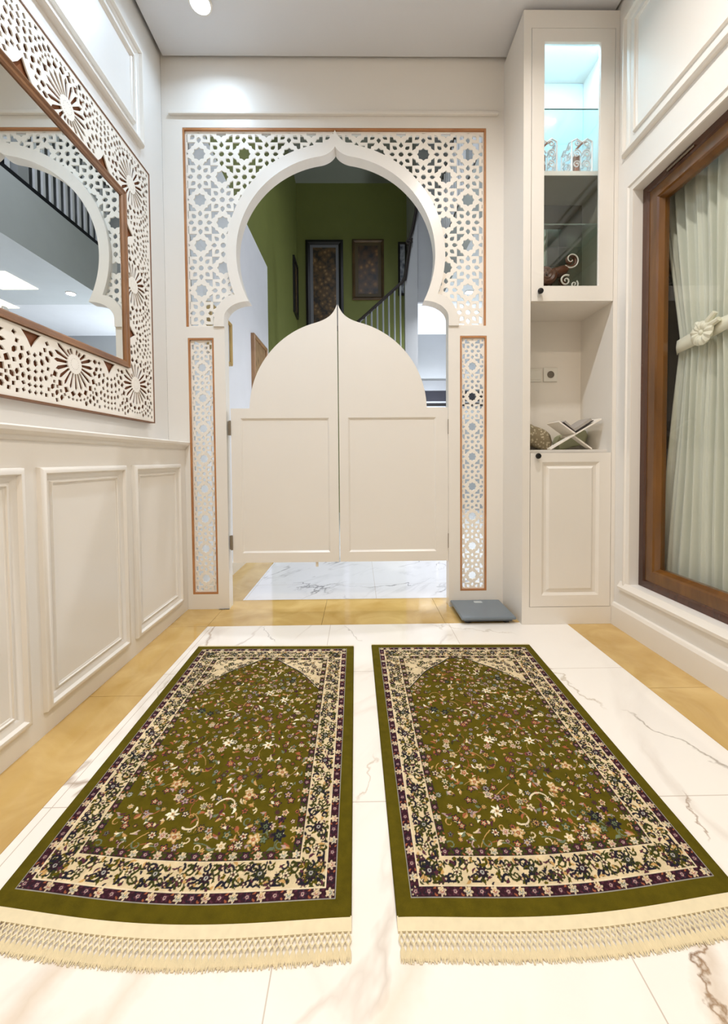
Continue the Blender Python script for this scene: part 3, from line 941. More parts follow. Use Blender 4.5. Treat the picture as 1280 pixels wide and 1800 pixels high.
acc_c = []
for k, c in enumerate(ro):
    nn = 20
    for i in range(nn):
        a = 2 * PI * i / nn + .05
        # slot from r .040 to .092, shortened near the inner edge
        for (ra, rb) in ((.036, .102), (.036, .078), (.036, .058)):
            rm = (ra + rb) / 2
            poly = shape(slot, c[0] + rm * math.cos(a), c[1] + rm * math.sin(a), a, rb - ra, .0140)
            if fits(poly):
                acc.append(poly); acc_c.append((c[0] + rb * .93 * math.cos(a), c[1] + rb * .93 * math.sin(a), .008)); break
    for i in range(16):
        a = 2 * PI * i / 16
        acc.append([(c[0] + .020 * math.cos(a) + .0016 * math.cos(t * PI / 2), c[1] + .020 * math.sin(a) + .0016 * math.sin(t * PI / 2)) for t in range(4)])
for k, c in enumerate(mids):
    # triangle notch at the inner edge
    if c[2] == 0:
        zz = II[2] - .007 if c[1] < 1.6 else II[3] + .007
        sg_ = -1 if c[1] < 1.6 else 1
        tri = [(c[0] - .040, zz), (c[0] + .040, zz), (c[0] + .018, zz + sg_ * .024), (c[0], zz + sg_ * .054), (c[0] - .018, zz + sg_ * .024)]
        ctr = (c[0], zz + sg_ * .016)
    else:
        yy = II[1] + .007 if c[0] > 1 else II[0] - .007
        sg_ = 1 if c[0] > 1 else -1
        tri = [(yy, c[1] - .040), (yy, c[1] + .040), (yy + sg_ * .024, c[1] + .018), (yy + sg_ * .054, c[1]), (yy + sg_ * .024, c[1] - .018)]
        ctr = (yy + sg_ * .016, c[1])
    acc.append(tri); acc_c.append((ctr[0], ctr[1], .030)); acc_c.append((tri[3][0], tri[3][1], .007))
for k, c in enumerate(mids):
    for (R_, nn, L, W_, sh) in ((.066, 16, .016, .012, dia), (.092, 20, .022, .011, hexa), (.118, 26, .015, .012, dia), (.142, 38, .018, .010, hexa), (.165, 44, .014, .012, dia), (.187, 50, .016, .010, dia)):
        for i in range(nn):
            a = 2 * PI * (i + (.5 if nn % 4 == 0 else 0)) / nn
            cy_, cz_ = c[0] + R_ * math.cos(a), c[1] + R_ * math.sin(a)
            addhole('m', k, shape(sh, cy_, cz_, a, L * 1.25, W_ * 1.6), max(L, W_) / 2 * 1.08, cy_, cz_)
for k, c in enumerate(ro):
    for (R_, nn, L, W_, sh) in ((.113, 20, .022, .018, kite), (.132, 40, .012, .010, dia), (.150, 36, .020, .011, hexa), (.172, 46, .014, .012, dia), (.195, 52, .014, .012, dia), (.215, 56, .014, .012, dia)):
        for i in range(nn):
            a = 2 * PI * (i + (.5 if R_ < .12 else 0)) / nn + .05
            cy_, cz_ = c[0] + R_ * math.cos(a), c[1] + R_ * math.sin(a)
            addhole('r', k, shape(sh, cy_, cz_, a, L * 1.25, W_ * 1.6), max(L, W_) / 2 * 1.08, cy_, cz_)
s = B()
s.slab([rect(ML0, ML1, MLz0, MLz1), rect(*II)] + acc, lambda q: q == {0}, 'yz', XL + .021, XL + .026)
s.obj('rosette_fretwork', LATT, mir)

# ------------------------------------------------------------------ lights (fixtures with their own lamps)
def downlight(x, y, z, watt, col, label, group, size=.09, spread=150, est=18):
    r = empty('downlight', (x, y, z)); tag(r, label, 'ceiling light', group)
    s = B(); s.lathe([(.055, 0), (.055, -.006), (.046, -.009), (.044, -.002), (.044, 0)], (x, y, z), 'z', 28); s.obj('trim_ring', WALLG, r)
    s = B(); s.lathe([(.043, -.003), (.043, -.005), (.02, -.006)], (x, y, z), 'z', 28); s.obj('lens', emis('lamp lens', col, est), r)
    ld_ = bpy.data.lights.new('lamp', 'AREA'); ld_.shape = 'DISK'; ld_.size = size; ld_.energy = watt; ld_.color = col; ld_.spread = math.radians(spread)
    lo = bpy.data.objects.new('lamp', ld_); C.objects.link(lo); lo.parent = r; lo.location = (0, 0, -.012)
    return r


COOL = (.62, .80, 1.0); WARM = (1.0, .85, .68); NEUT = (1.0, .94, .88)
downlight(-.748, 2.0, 3.064, COOL_W, COOL, 'round cool white downlight at the top edge of the photo near the left wall', 'prayer room downlights')
for (x, y, wt, col, lab) in ((-.50, 1.15, ROOM_W, COOL, 'added unseen cool white ceiling downlight over the left prayer rug'),  # unseen lamp added to brighten the upper back wall
                             (.62, 1.15, ROOM_W, NEUT, 'added unseen neutral white ceiling downlight over the right prayer rug'),  # its unseen partner, added likewise
                             (.75, -.35, ROOM_W, WARM, 'warm ceiling downlight behind the photographer on the window side'),
                             (-.55, -.35, ROOM_W, WARM, 'warm ceiling downlight behind the photographer on the mirror side'),
                             (.1, -1.7, ROOM_W * .8, WARM, 'added unseen warm ceiling downlight furthest from the arch')):  # last lamp is unseen, added to light the rear half
    downlight(x, y, 3.064, wt, col, lab, 'prayer room downlights')
# LED in the upper cabinet compartment
ls = empty('led_strip', (1.07, 2.05, 2.95)); tag(ls, 'pale blue LED strip under the top of the glazed cabinet', 'light strip')
B().box(.90, 1.24, 2.035, 2.055, 2.946, 2.9545).obj('strip_lens', emis('blue led', (.55, .82, 1.0), 3), ls)
ld_ = bpy.data.lights.new('lamp', 'AREA'); ld_.shape = 'RECTANGLE'; ld_.size = .34; ld_.size_y = .03; ld_.energy = 2.3; ld_.color = (.46, .76, 1.0)
lo = bpy.data.objects.new('lamp', ld_); C.objects.link(lo); lo.parent = ls; lo.location = (0, 0, -.008)

# ------------------------------------------------------------------ hall beyond the arch
HX = -.955
B().box(HX - .1, HX, 2.34, 4.30, 0, 2.9).struct('wall_hall_left', HALLWHITE)
B().box(HX - .1, HX, 2.34, 4.30, 2.901, 5.2).struct('wall_hall_left', GREEN)
B().box(HX - .1, HX, 4.301, 6.4, 0, 5.2).struct('wall_hall_left', GREEN)
B().box(HX - .1, .785, 6.401, 6.5, 0, 5.2).struct('wall_hall_far', GREEN)
B().box(-1.1, 3.6, 2.3, 6.8, 5.2, 5.3).struct('ceiling', plain('hall ceiling', (120, 124, 112), .7))
B().slab([[(.62, 0), (.7855, 0), (.7855, 4.4), (.765, 4.05), (.72, 3.82), (.68, 3.62), (.64, 3.35), (.62, 3.18)]], lambda q: q == {0}, 'xz', 5.25, 5.34).struct('wall_stair', HALLGREY)
s = B(); s.box(1.07, 3.5, 2.415, 5.3, 2.9, 3.5); s.struct('ceiling', plain('upper floor slab', (205, 210, 214), .6))
s = B(); s.box(.786, 3.5, 5.301, 6.6, 2.92, 5.2); s.struct('ceiling', HALLGREY)
B().box(.786, 3.5, 5.301, 6.6, 2.9, 2.919).struct('ceiling', HALLWHITE)
B().box(.786, 3.5, 6.601, 6.7, 0, 2.9).struct('wall_hall_right', HALLGREY)
B().box(3.5, 3.6, 2.411, 6.7, 0, 5.2).struct('wall_hall_end', HALLWHITE)
B().box(2.2, 2.25, 2.415, 5.3, 3.5, 5.2).struct('wall_upper', HALLDARK)
B().box(HX, HX + .012, 2.42, 6.4, 0, .09).struct('baseboard_hall', WALLG)
# dark ribbon window on the far right wall of the hall
wn = empty('window_2', (1.4, 6.6, 1.7)); wn['kind'] = 'structure'
B().box(1.0, 2.2, 6.575, 6.6, 1.66, 2.14).obj('window_frame', plain('grey window frame', (128, 130, 134), .4), wn)
B().box(1.02, 2.18, 6.570, 6.5745, 1.80, 1.97).obj('window_glass', plain('dark glass', (40, 40, 46), .1), wn)
B().box(1.02, 2.18, 6.565, 6.5745, 1.72, 1.765).obj('window_bar', BLACK, wn)

# upper floor railing (seen in the mirror through the arch)
r = empty('balcony_railing', (1.09, 3.9, 3.5)); tag(r, 'upper floor railing with pale bars, seen in the mirror above the grey slab edge', 'railing')
s = B(); s.tube([(1.10, 2.45, 4.4), (1.10, 5.28, 4.4)], .025, 8); s.obj('handrail', BLACK, r)
s = B(); s.box(1.071, 1.12, 2.43, 5.29, 3.5001, 3.545); s.obj('bottom_rail', plain('black plinth', (28, 30, 38), .5), r)  # dark strip stands in for the shadow line along the slab
y = 2.5
while y < 5.25:
    s = B(); s.box(1.085, 1.110, y, y + .03, 3.5451, 4.38); s.obj('baluster', HALLWHITE, r); y += .105
s = B(); s.box(1.072, 1.14, 3.86, 3.98, 3.5451, 4.9); s.obj('newel_post', HALLGREY, r)

# stair railing
r = empty('stair_railing', (.4, 5.24, 0)); tag(r, 'dark handrail with pale balusters climbing right in front of the green wall', 'railing')
s = B(); s.tube([(-.15, 5.22, 2.50), (.15, 5.22, 2.76), (.58, 5.22, 3.14), (.615, 5.22, 3.20)], .022, 8)
s.tube([(.615, 5.22, 3.17), (.64, 5.22, 3.35), (.68, 5.22, 3.62), (.70, 5.22, 3.70)], .024, 8)
s.tube([(.655, 5.22, 3.63), (.72, 5.22, 3.82), (.765, 5.22, 4.05), (.785, 5.22, 4.30), (.79, 5.22, 4.5)], .022, 8)
p, q = spiral((.665, 5.21, 3.64), .035, 1.2, .022, .015); s.tube(p, q, 8)
s.obj('handrail', plain('dark stained rail', (34, 26, 24), .4), r)
x = -.12
while x < .6:
    zt = 2.50 + (x + .15) * .87
    s = B(); s.tube([(x, 5.22, 1.9), (x, 5.22, zt)], .012, 8); s.obj('baluster', plain('grey baluster', (150, 156, 160), .4) if x < -.1 else bpy.data.materials['grey baluster'], r); x += .075
s = B()
s.add([(-.2, 5.16, 1.55), (.62, 5.16, 2.25), (.62, 5.16, 1.95), (-.2, 5.16, 1.25), (-.2, 5.28, 1.55), (.62, 5.28, 2.25), (.62, 5.28, 1.95), (-.2, 5.28, 1.25)],
      [(0, 1, 2, 3), (7, 6, 5, 4), (0, 4, 5, 1), (1, 5, 6, 2), (2, 6, 7, 3), (3, 7, 4, 0)])
s.box(-.2, -.14, 5.18, 5.26, 0, 2.52)
s.obj('stringer', HALLGREY, r)


# pictures
def art(name, c0, c1, c2, sc):
    m, nt, b = nmat(name)
    tc = N(nt, 'ShaderNodeTexCoord'); nz = N(nt, 'ShaderNodeTexNoise'); nz.inputs['Scale'].default_value = sc; nz.inputs['Detail'].default_value = 3; nz.inputs['Distortion'].default_value = 1.5
    vo = N(nt, 'ShaderNodeTexVoronoi'); vo.inputs['Scale'].default_value = sc * 1.6
    nt.links.new(tc.outputs['Object'], nz.inputs['Vector']); nt.links.new(tc.outputs['Object'], vo.inputs['Vector'])
    ad = N(nt, 'ShaderNodeMath', operation='MULTIPLY'); nt.links.new(nz.outputs['Fac'], ad.inputs[0]); nt.links.new(vo.outputs['Distance'], ad.inputs[1])
    cr = N(nt, 'ShaderNodeValToRGB'); cr.color_ramp.elements[0].position = .02; cr.color_ramp.elements[1].position = .45
    cr.color_ramp.elements[0].color = lin(c2) + (1,); cr.color_ramp.elements[1].color = lin(c0) + (1,)
    e = cr.color_ramp.elements.new(.16); e.color = lin(c1) + (1,)
    nt.links.new(ad.outputs[0], cr.inputs[0]); nt.links.new(cr.outputs[0], b.inputs['Base Color']); b.inputs['Roughness'].default_value = .4
    return m


def picture(plane, a0, a1, b0, b1, d, s_, fw, fmat, amat, mw_, mmat, label):
    cen = P3(plane, (a0 + a1) / 2, b0, d)
    r = empty('framed_picture', cen); tag(r, label, 'picture', 'framed pictures in the hall')
    b = B(); b.ring(plane, a0, a1, b0, b1, [(0, d), (0, d + s_ * .03), (fw * .5, d + s_ * .036), (fw, d + s_ * .026), (fw, d)]); b.obj('picture_frame', fmat, r)
    def flat(i0, dd0, dd1, nm, mt):
        q0, q1 = sorted((dd0, dd1))
        bb = B()
        if plane == 'xz': bb.box(a0 + i0, a1 - i0, q0, q1, b0 + i0, b1 - i0)
        else: bb.box(q0, q1, a0 + i0, a1 - i0, b0 + i0, b1 - i0)
        bb.obj(nm, mt, r)
    if mw_ > 0:
        flat(fw + .0005, d + s_ * .003, d + s_ * .012, 'mat_board', mmat)
        flat(fw + mw_, d + s_ * .0125, d + s_ * .016, 'artwork', amat)
    else:
        flat(fw + .0005, d + s_ * .003, d + s_ * .015, 'artwork', amat)


BLKF = plain('black frame', (18, 15, 16), .35)
BRNF = wood('bronze frame', (62, 44, 26), (92, 70, 40), .4)
SILV = plain('silver mat', (120, 122, 130), .4)
CRM = plain('cream mat', (190, 192, 196), .5)
ART1 = art('floral tapestry', (34, 26, 20), (96, 72, 42), (150, 118, 78), 9)
ART2 = art('dark figure painting', (26, 20, 16), (86, 58, 28), (150, 108, 56), 6)
ART3 = art('ink on grey', (176, 180, 190), (110, 116, 130), (60, 64, 76), 9)
ART4 = art('tan print', (150, 118, 84), (172, 140, 104), (120, 90, 60), 5)
picture('xz', -.812, -.222, 2.90, 4.309, 6.40, -1, .07, BLKF, ART1, .045, SILV, 'tallest dark floral picture with silver inner border on the green far wall')
picture('xz', -.080, .421, 3.378, 4.317, 6.40, -1, .045, BRNF, ART2, .05, plain('dark gold mat', (84, 70, 40), .5), 'dark painting in a bronze frame, middle one on the green far wall')
picture('xz', .646, .784, 3.45, 4.273, 6.40, -1, .03, BLKF, ART3, 0, None, 'pale picture in a thin black frame partly behind the stair rail')
picture('yz', 5.98, 6.33, 3.05, 3.88, HX, 1, .05, BLKF, ART1, 0, None, 'narrow black framed picture on the green side wall')
picture('yz', 3.60, 4.12, 1.42, 1.99, HX, 1, .03, wood('light wood frame', (150, 112, 76), (180, 140, 100), .4), ART4, 0, None, 'light wooden framed picture low on the white hall wall')
picture('yz', 2.55, 2.97, 1.545, 1.855, HX, 1, .02, plain('gold frame', (190, 160, 100), .35), CRM, 0, None, 'slim gold framed picture just behind the left side of the arch')

# hall lights
downlight(1.373, 4.94, 2.899, HALL_W * 1.6, (.95, .97, 1.0), 'round white downlight under the grey slab, seen in the wall mirror', 'hall downlights')
downlight(1.43, 3.3, 2.899, HALL_W * 1.6, (.95, .97, 1.0), 'round white hall downlight nearer the arch', 'hall downlights')
for (x, y, sx, sy) in ((1.88, 4.60, .21, .22), (2.6, 4.60, .22, .80)):
    r = empty('cove_light', (x, y, 2.9)); tag(r, 'rectangular warm ceiling cove light under the grey slab, %s' % ('nearer the slab edge' if x < 2 else 'further from the slab edge'), 'ceiling light', 'hall cove lights')
    B().box(x - sx, x + sx, y - sy, y + sy, 2.892, 2.8995).obj('diffuser', emis('cove diffuser', (1, .90, .62), 2.2), r)
downlight(.3, 3.1, 5.19, 24, (.85, .9, 1.0), 'round white downlight in the high hall ceiling out of view', 'high hall downlights')
r = empty('floor_uplight', (1.2, 6.1, .0)); tag(r, 'slim white uplighter standing behind the right gate post', 'lamp')  # unseen lamp added to brighten the hall beyond the arch
s = B(); s.lathe([(.10, .0005), (.10, .02), (.015, .03), (.012, 1.25), (.10, 1.38), (.095, 1.38), (.01, 1.27)], (1.2, 6.1, 0), 'z', 20); s.obj('stand', WALLG, r)
ld_ = bpy.data.lights.new('lamp', 'AREA'); ld_.shape = 'DISK'; ld_.size = .15; ld_.energy = 22; ld_.color = (.85, .92, 1.0)
lo = bpy.data.objects.new('lamp', ld_); C.objects.link(lo); lo.parent = r; lo.location = (0, 0, 1.41); lo.rotation_euler = (PI, 0, 0)

# ------------------------------------------------------------------ bathroom scale
sc = empty('bathroom_scale', (.66, 2.14, 0)); tag(sc, 'flat grey digital bathroom scale on the floor beside the cabinet', 'scale')
GREYS = plain('blue grey scale top', (116, 126, 134), .3)
s = B(); s.box(.519, .801, 2.006, 2.266, .022, .038, .006); s.obj('platform', GREYS, sc)
s = B(); s.box(.535, .785, 2.022, 2.25, .010, .022, .003); s.obj('base', plain('dark grey base', (86, 92, 98), .5), sc)
for x in (.56, .76):
    for y in (2.045, 2.225):
        s = B(); s.lathe([(.016, 0.0003), (.016, .0099)], (x, y, 0), 'z', 16); s.obj('foot', BLACK, sc)
s = B(); s.box(.645, .69, 2.212, 2.238, .0381, .0392); s.obj('display', plain('pale display', (190, 198, 200), .2), sc)

# ------------------------------------------------------------------ prayer rugs
PAL = {k: np.array(lin(v)) for k, v in dict(
    olive=(87, 77, 14), olive2=(96, 86, 30), cream=(214, 194, 156), cream2=(222, 206, 174), maroon=(82, 42, 54), navy=(34, 32, 42), rust=(160, 92, 62),
    pink=(180, 150, 144), slate=(108, 120, 96), dgreen=(58, 60, 24), tan=(190, 150, 92), white=(236, 226, 200), plum=(52, 28, 36), grey=(168, 164, 156)).items()}
RW_, RL_ = .70, 1.07
NU, NV = 500, 764
rng = random.Random(11)


def rug_pattern():
    img = np.empty((NV + 1, NU + 1, 3)); img[:] = PAL['olive']
    U, V = np.meshgrid(np.linspace(0, RW_, NU + 1), np.linspace(0, RL_, NV + 1))
    du = RW_ / NU

    def win(cx, cy, r):
        i0 = max(0, int((cx - r) / du)); i1 = min(NU + 1, int((cx + r) / du) + 2)
        j0 = max(0, int((cy - r) / (RL_ / NV))); j1 = min(NV + 1, int((cy + r) / (RL_ / NV)) + 2)
        return slice(j0, j1), slice(i0, i1)

    def put(cx, cy, r, fn, col):
        a, b = win(cx, cy, r)
        if a.start >= a.stop or b.start >= b.stop: return
        X = U[a, b] - cx; Y = V[a, b] - cy
        mk = fn(X, Y)
        if clipm is not None: mk = mk & clipm[a, b]
        img[a, b][mk] = PAL[col]

    def flower(cx, cy, R_, n, rot, c_out, c_in, c_mid):
        def f(sc_, dp):
            return lambda X, Y: np.hypot(X, Y) < R_ * sc_ * (1 - dp + dp * np.cos(n * (np.arctan2(Y, X) - rot)))
        put(cx, cy, R_ * 1.3, f(1.12, .22), c_out)
        put(cx, cy, R_, f(.80, .26), c_in)
        put(cx, cy, R_, f(.34, 0), c_mid)
        if R_ > .007: put(cx, cy, R_, f(.16, 0), c_out)

    def leaf(cx, cy, L, W_, ang, c):
        ca, sa = math.cos(ang), math.sin(ang)
        def f(X, Y):
            x = X * ca + Y * sa; y = -X * sa + Y * ca
            y = y - .35 * L * (x / L) ** 2
            return (np.abs(x) < L) & (np.abs(y) < W_ * (1 - (x / L) ** 2))
        put(cx, cy, L * 1.3, f, c)

    def vine(pts, w0, w1, c):
        n = len(pts)
        for i in range(n):
            w_ = w0 + (w1 - w0) * i / n
            put(pts[i][0], pts[i][1], w_ * 1.5, (lambda ww: lambda X, Y: X * X + Y * Y < ww * ww)(w_), c)

    def scroll(cx, cy, R_, turns, a0, sg, w0, w1, c):
        n = int(R_ * turns * 6.3 / .0008) + 6
        vine([(cx + R_ * (1 - .75 * i / n) * math.cos(a0 + sg * turns * 2 * PI * i / n), cy + R_ * (1 - .75 * i / n) * math.sin(a0 + sg * turns * 2 * PI * i / n)) for i in range(n)], w0, w1, c)

    clipm = None
    d = np.minimum(np.minimum(U, RW_ - U), np.minimum(V, RL_ - V))
    e0, g1, l1, m1, l2, g2 = .032, .051, .054, .108, .111, .128
    img[d > e0] = PAL['cream']
    img[(d > e0) & (d < g1)] = PAL['cream']
    # guards get a dark ground
    gm = ((d > e0 + .001) & (d < g1)); img[gm] = PAL['plum']
    img[(d > e0 - .001) & (d < e0 + .001)] = PAL['grey']
    img[(d >= g1) & (d < l1)] = PAL['cream2']
    img[(d >= m1) & (d < l2)] = PAL['cream2']
    img[(d >= l2 - .0012) & (d < l2)] = PAL['plum']
    gm2 = ((d > l2) & (d < g2)); img[gm2] = PAL['dgreen']
    # mihrab field
    hw = (RW_ - 2 * g2) / 2
    xc = RW_ / 2
    ax = np.abs(U - xc) / hw
    top = RL_ - g2 - .005
    arcz = top - .20 * np.clip((ax - .16) / .84, 0, 1) ** 1.25 + .006 * np.cos(ax * 3 * PI)
    inner = (d >= g2)
    field = inner & (V < arcz)
    spand = inner & ~field
    img[field] = PAL['olive']
    img[spand] = PAL['cream']
    rim = inner & (np.abs(V - arcz) < .0035); img[rim] = PAL['navy']
    rim = inner & (V - arcz > .0035) & (V - arcz < .008); img[rim] = PAL['cream2']

    def border_path():
        """yield (x,y,ang) functions for the four sides"""
        return [((0, 0), (1, 0), (0, 1), RW_), ((RW_, 0), (0, 1), (-1, 0), RL_), ((RW_, RL_), (-1, 0), (0, -1), RW_), ((0, RL_), (0, -1), (1, 0), RL_)]

    for (o, t, n_, L) in border_path():
        # guards
        for (off, width) in ((e0 + .0105, .019), (l2 + .0085, .017)):
            cnt = int(round((L - 2 * off) / .0265)); st = (L - 2 * off) / cnt
            for i in range(cnt + 1):
                s_ = off + i * st
                x = o[0] + t[0] * s_ + n_[0] * off; y = o[1] + t[1] * s_ + n_[1] * off
                k = i % 2
                clipm = gm if off < .06 else gm2
                if k: flower(x, y, .0100, 5, rng.random() * 6, 'navy' if i % 4 == 1 else 'plum', 'maroon', 'pink')
                else: flower(x, y, .0086, 6, rng.random() * 6, 'cream', 'grey' if i % 4 == 0 else 'pink', 'rust' if i % 4 else 'slate')
                if not k: flower(x + n_[0] * .004, y + n_[1] * .004, .004, 5, 0, 'cream2', 'tan', 'cream')
                xs_, ys_ = x + t[0] * st / 2, y + t[1] * st / 2
                for dd in (-.006, .006):
                    leaf(xs_ + n_[0] * dd, ys_ + n_[1] * dd, .004, .0016, math.atan2(t[1], t[0]) + (.6 if dd > 0 else -.6), 'rust' if k else 'maroon')
        # main border
        clipm = (d > l1) & (d < m1)
        mc = (l1 + m1) / 2; wd = m1 - l1
        cnt = int(round((L - 2 * mc) / .098)); st = (L - 2 * mc) / cnt
        for i in range(cnt + 1):
            for h in (0, 1):
                s_ = mc + (i + .5 * h) * st
                if s_ > L - mc + .001: continue
                sg = 1 if (i + h) % 2 == 0 else -1
                fx = lambda a, c: (o[0] + t[0] * (s_ + a) + n_[0] * (mc + c), o[1] + t[1] * (s_ + a) + n_[1] * (mc + c))
                base = math.atan2(t[1], t[0])
                vine([fx(-st * .25 + st * .5 * q / 60, sg * .017 * math.cos(PI * q / 60 * 1.0)) for q in range(61)], .0014, .0014, 'dgreen')
                for (a, c, R_, tn, a0_) in ((-.013, .012 * sg, .011, 1.1, 0), (.014, -.010 * sg, .012, 1.15, 2), (.004, .016 * sg, .008, .9, 4), (-.006, -.016 * sg, .009, .9, 1), (.022, .015, .007, .9, 3), (-.021, -.014, .007, .9, 5)):
                    p_ = fx(a, c); scroll(p_[0], p_[1], R_, tn, a0_ + base, sg, .0027, .0013, 'dgreen' if (a > 0) else 'navy')
                for q in range(22):
                    p_ = fx((rng.random() - .5) * st * .5, (rng.random() - .5) * wd * .95)
                    leaf(p_[0], p_[1], .004 + rng.random() * .005, .0016 + rng.random() * .0018, rng.random() * 6, rng.choice(['dgreen', 'dgreen', 'navy', 'tan', 'maroon', 'olive']))
                p_ = fx(0, .003 * sg)
                if h == 0: flower(p_[0], p_[1], .0125, 8, 0, 'navy', 'plum' if i % 2 else 'dgreen', 'grey')
                else: flower(p_[0], p_[1], .0095, 5, base, 'dgreen', 'cream2', 'maroon')
                for (a, c) in ((-.026, .016), (.026, -.016)):
                    p_ = fx(a, c * sg); flower(p_[0], p_[1], .006, 5, 1, 'navy', 'maroon', 'cream')
    # spandrels
    clipm = spand & (V - arcz > .006)
    for _ in range(460):
        x = g2 + rng.random() * (RW_ - 2 * g2); y = RL_ - g2 - rng.random() * .24
        k = rng.random()
        if k < .3: flower(x, y, .004 + rng.random() * .005, 5, rng.random() * 6, 'dgreen', 'maroon', 'cream')
        elif k < .7: scroll(x, y, .006 + rng.random() * .005, 1, rng.random() * 6, rng.choice((-1, 1)), .0024, .0012, rng.choice(['dgreen', 'navy']))
        else: leaf(x, y, .006, .002, rng.random() * 6, rng.choice(['dgreen', 'maroon', 'navy', 'tan']))
    # field: vines first
    clipm = field & (arcz - V > .004)
    x0, x1, y0, y1 = g2, RW_ - g2, g2, top
    for _ in range(90):
        x = x0 + rng.random() * (x1 - x0); y = y0 + rng.random() * (y1 - y0)
        a = rng.random() * 6; pts = []; da = (rng.random() - .5) * .12
        for i in range(50):
            pts.append((x, y)); x += .0012 * math.cos(a); y += .0012 * math.sin(a); a += da
        vine(pts, .0011, .0006, rng.choice(['tan', 'rust', 'slate', 'olive2', 'dgreen', 'tan']))
    # motifs on a jittered grid so they never pile up
    st = .0212
    ny = int((y1 - y0) / st); nx = int((x1 - x0) / st)
    for j in range(ny + 1):
        for i in range(nx + 1):
            x = x0 + (i + .5 + (rng.random() - .5) * .8) * st; y = y0 + (j + .5 + (rng.random() - .5) * .8) * st
            k = rng.random()
            if k < .36:
                R_ = .0055 + rng.random() * .0065
                flower(x, y, R_, rng.choice((5, 5, 6, 8)), rng.random() * 6, rng.choice(['dgreen', 'dgreen', 'navy', 'cream', 'maroon']), rng.choice(['cream', 'cream2', 'pink', 'rust', 'grey', 'tan', 'slate', 'maroon']), rng.choice(['rust', 'navy', 'tan', 'slate', 'maroon']))
            elif k < .72:
                for q in range(3):
                    leaf(x + (rng.random() - .5) * .012, y + (rng.random() - .5) * .012, .0045 + rng.random() * .0065, .0017 + rng.random() * .0018, rng.random() * 6, rng.choice(['cream', 'tan', 'rust', 'pink', 'slate', 'white', 'maroon', 'dgreen']))
            elif k < .80:
                scroll(x, y, .006 + rng.random() * .006, .8, rng.random() * 6, rng.choice((-1, 1)), .0016, .0007, rng.choice(['cream', 'tan', 'slate', 'pink']))
            elif k < .86:
                flower(x, y, .010, 5, rng.random() * 6, 'navy', 'rust', 'cream')
    # signature motifs, bottom of the field
    for (x, y, R_) in ((.50, .185, .015), (.535, .163, .015), (.19, .60, .014), (.225, .585, .012), (.47, .78, .013), (.27, .76, .010)):
        flower(x, y, R_, 6, rng.random(), 'navy', 'navy', 'slate')
        flower(x, y, R_ * .5, 6, rng.random(), 'dgreen', 'slate', 'navy')
    for (x, y, R_, a0_, tn, sg) in ((.40, .235, .036, 2.9, .42, -1), (.30, .575, .026, 2.6, .45, -1), (.38, .82, .022, 1.0, .4, -1), (.33, .20, .028, 3.8, .35, 1)):
        scroll(x, y, R_, tn, a0_, sg, .0024, .0012, 'cream2')
    for (x, y) in ((.27, .215), (.45, .44), (.33, .45), (.46, .66), (.40, .70)):
        for q in range(6): leaf(x + .008 * math.cos(q), y + .008 * math.sin(q), .010, .003, q * 1.05, 'white')
        flower(x, y, .005, 5, 0, 'tan', 'tan', 'navy')
    for (x, y) in ((.48, .155), (.30, .16), (.44, .27), (.24, .30), (.51, .34)):
        flower(x, y, .014, 5, 1.2, 'tan', 'cream', 'rust')
    for (x, y) in ((.36, .37), (.25, .42), (.50, .52), (.34, .63), (.42, .56), (.27, .52)):
        flower(x, y, .012, 6, .4, 'maroon', 'rust', 'tan')
    return img


PATT = rug_pattern()

RUGM, nt, b = nmat('rug pile')
at_ = N(nt, 'ShaderNodeAttribute'); at_.attribute_name = 'weave'
tc = N(nt, 'ShaderNodeTexCoord'); nz = N(nt, 'ShaderNodeTexNoise'); nz.inputs['Scale'].default_value = 700; nz.inputs['Detail'].default_value = 2
nt.links.new(tc.outputs['Object'], nz.inputs['Vector'])
mr = N(nt, 'ShaderNodeMapRange'); mr.inputs[3].default_value = .75; mr.inputs[4].default_value = 1.2; nt.links.new(nz.outputs['Fac'], mr.inputs[0])
n3 = N(nt, 'ShaderNodeTexNoise'); n3.inputs['Scale'].default_value = 45; n3.inputs['Detail'].default_value = 3; nt.links.new(tc.outputs['Object'], n3.inputs['Vector'])
m3_ = N(nt, 'ShaderNodeMath', operation='MULTIPLY_ADD'); nt.links.new(n3.outputs['Fac'], m3_.inputs[0]); m3_.inputs[1].default_value = .7; m3_.inputs[2].default_value = .65
m4_ = N(nt, 'ShaderNodeMath', operation='MULTIPLY'); nt.links.new(mr.outputs[0], m4_.inputs[0]); nt.links.new(m3_.outputs[0], m4_.inputs[1]); mr = m4_
mm = N(nt, 'ShaderNodeVectorMath', operation='SCALE'); nt.links.new(at_.outputs['Color'], mm.inputs[0]); nt.links.new(mr.outputs[0], mm.inputs['Scale'])
nt.links.new(mm.outputs[0], b.inputs['Base Color'])
bp = N(nt, 'ShaderNodeBump'); bp.inputs['Strength'].default_value = .5; bp.inputs['Distance'].default_value = .001; nt.links.new(nz.outputs['Fac'], bp.inputs['Height']); nt.links.new(bp.outputs['Normal'], b.inputs['Normal'])
b.inputs['Roughness'].default_value = .95; b.inputs['Specular IOR Level'].default_value = .1
FRINGE = plain('cream cotton fringe', (228, 214, 180), .9, spec=.1, noise=.05, scale=60)
OLIVE = plain('olive bound edge', (84, 74, 10), .9, spec=.1)


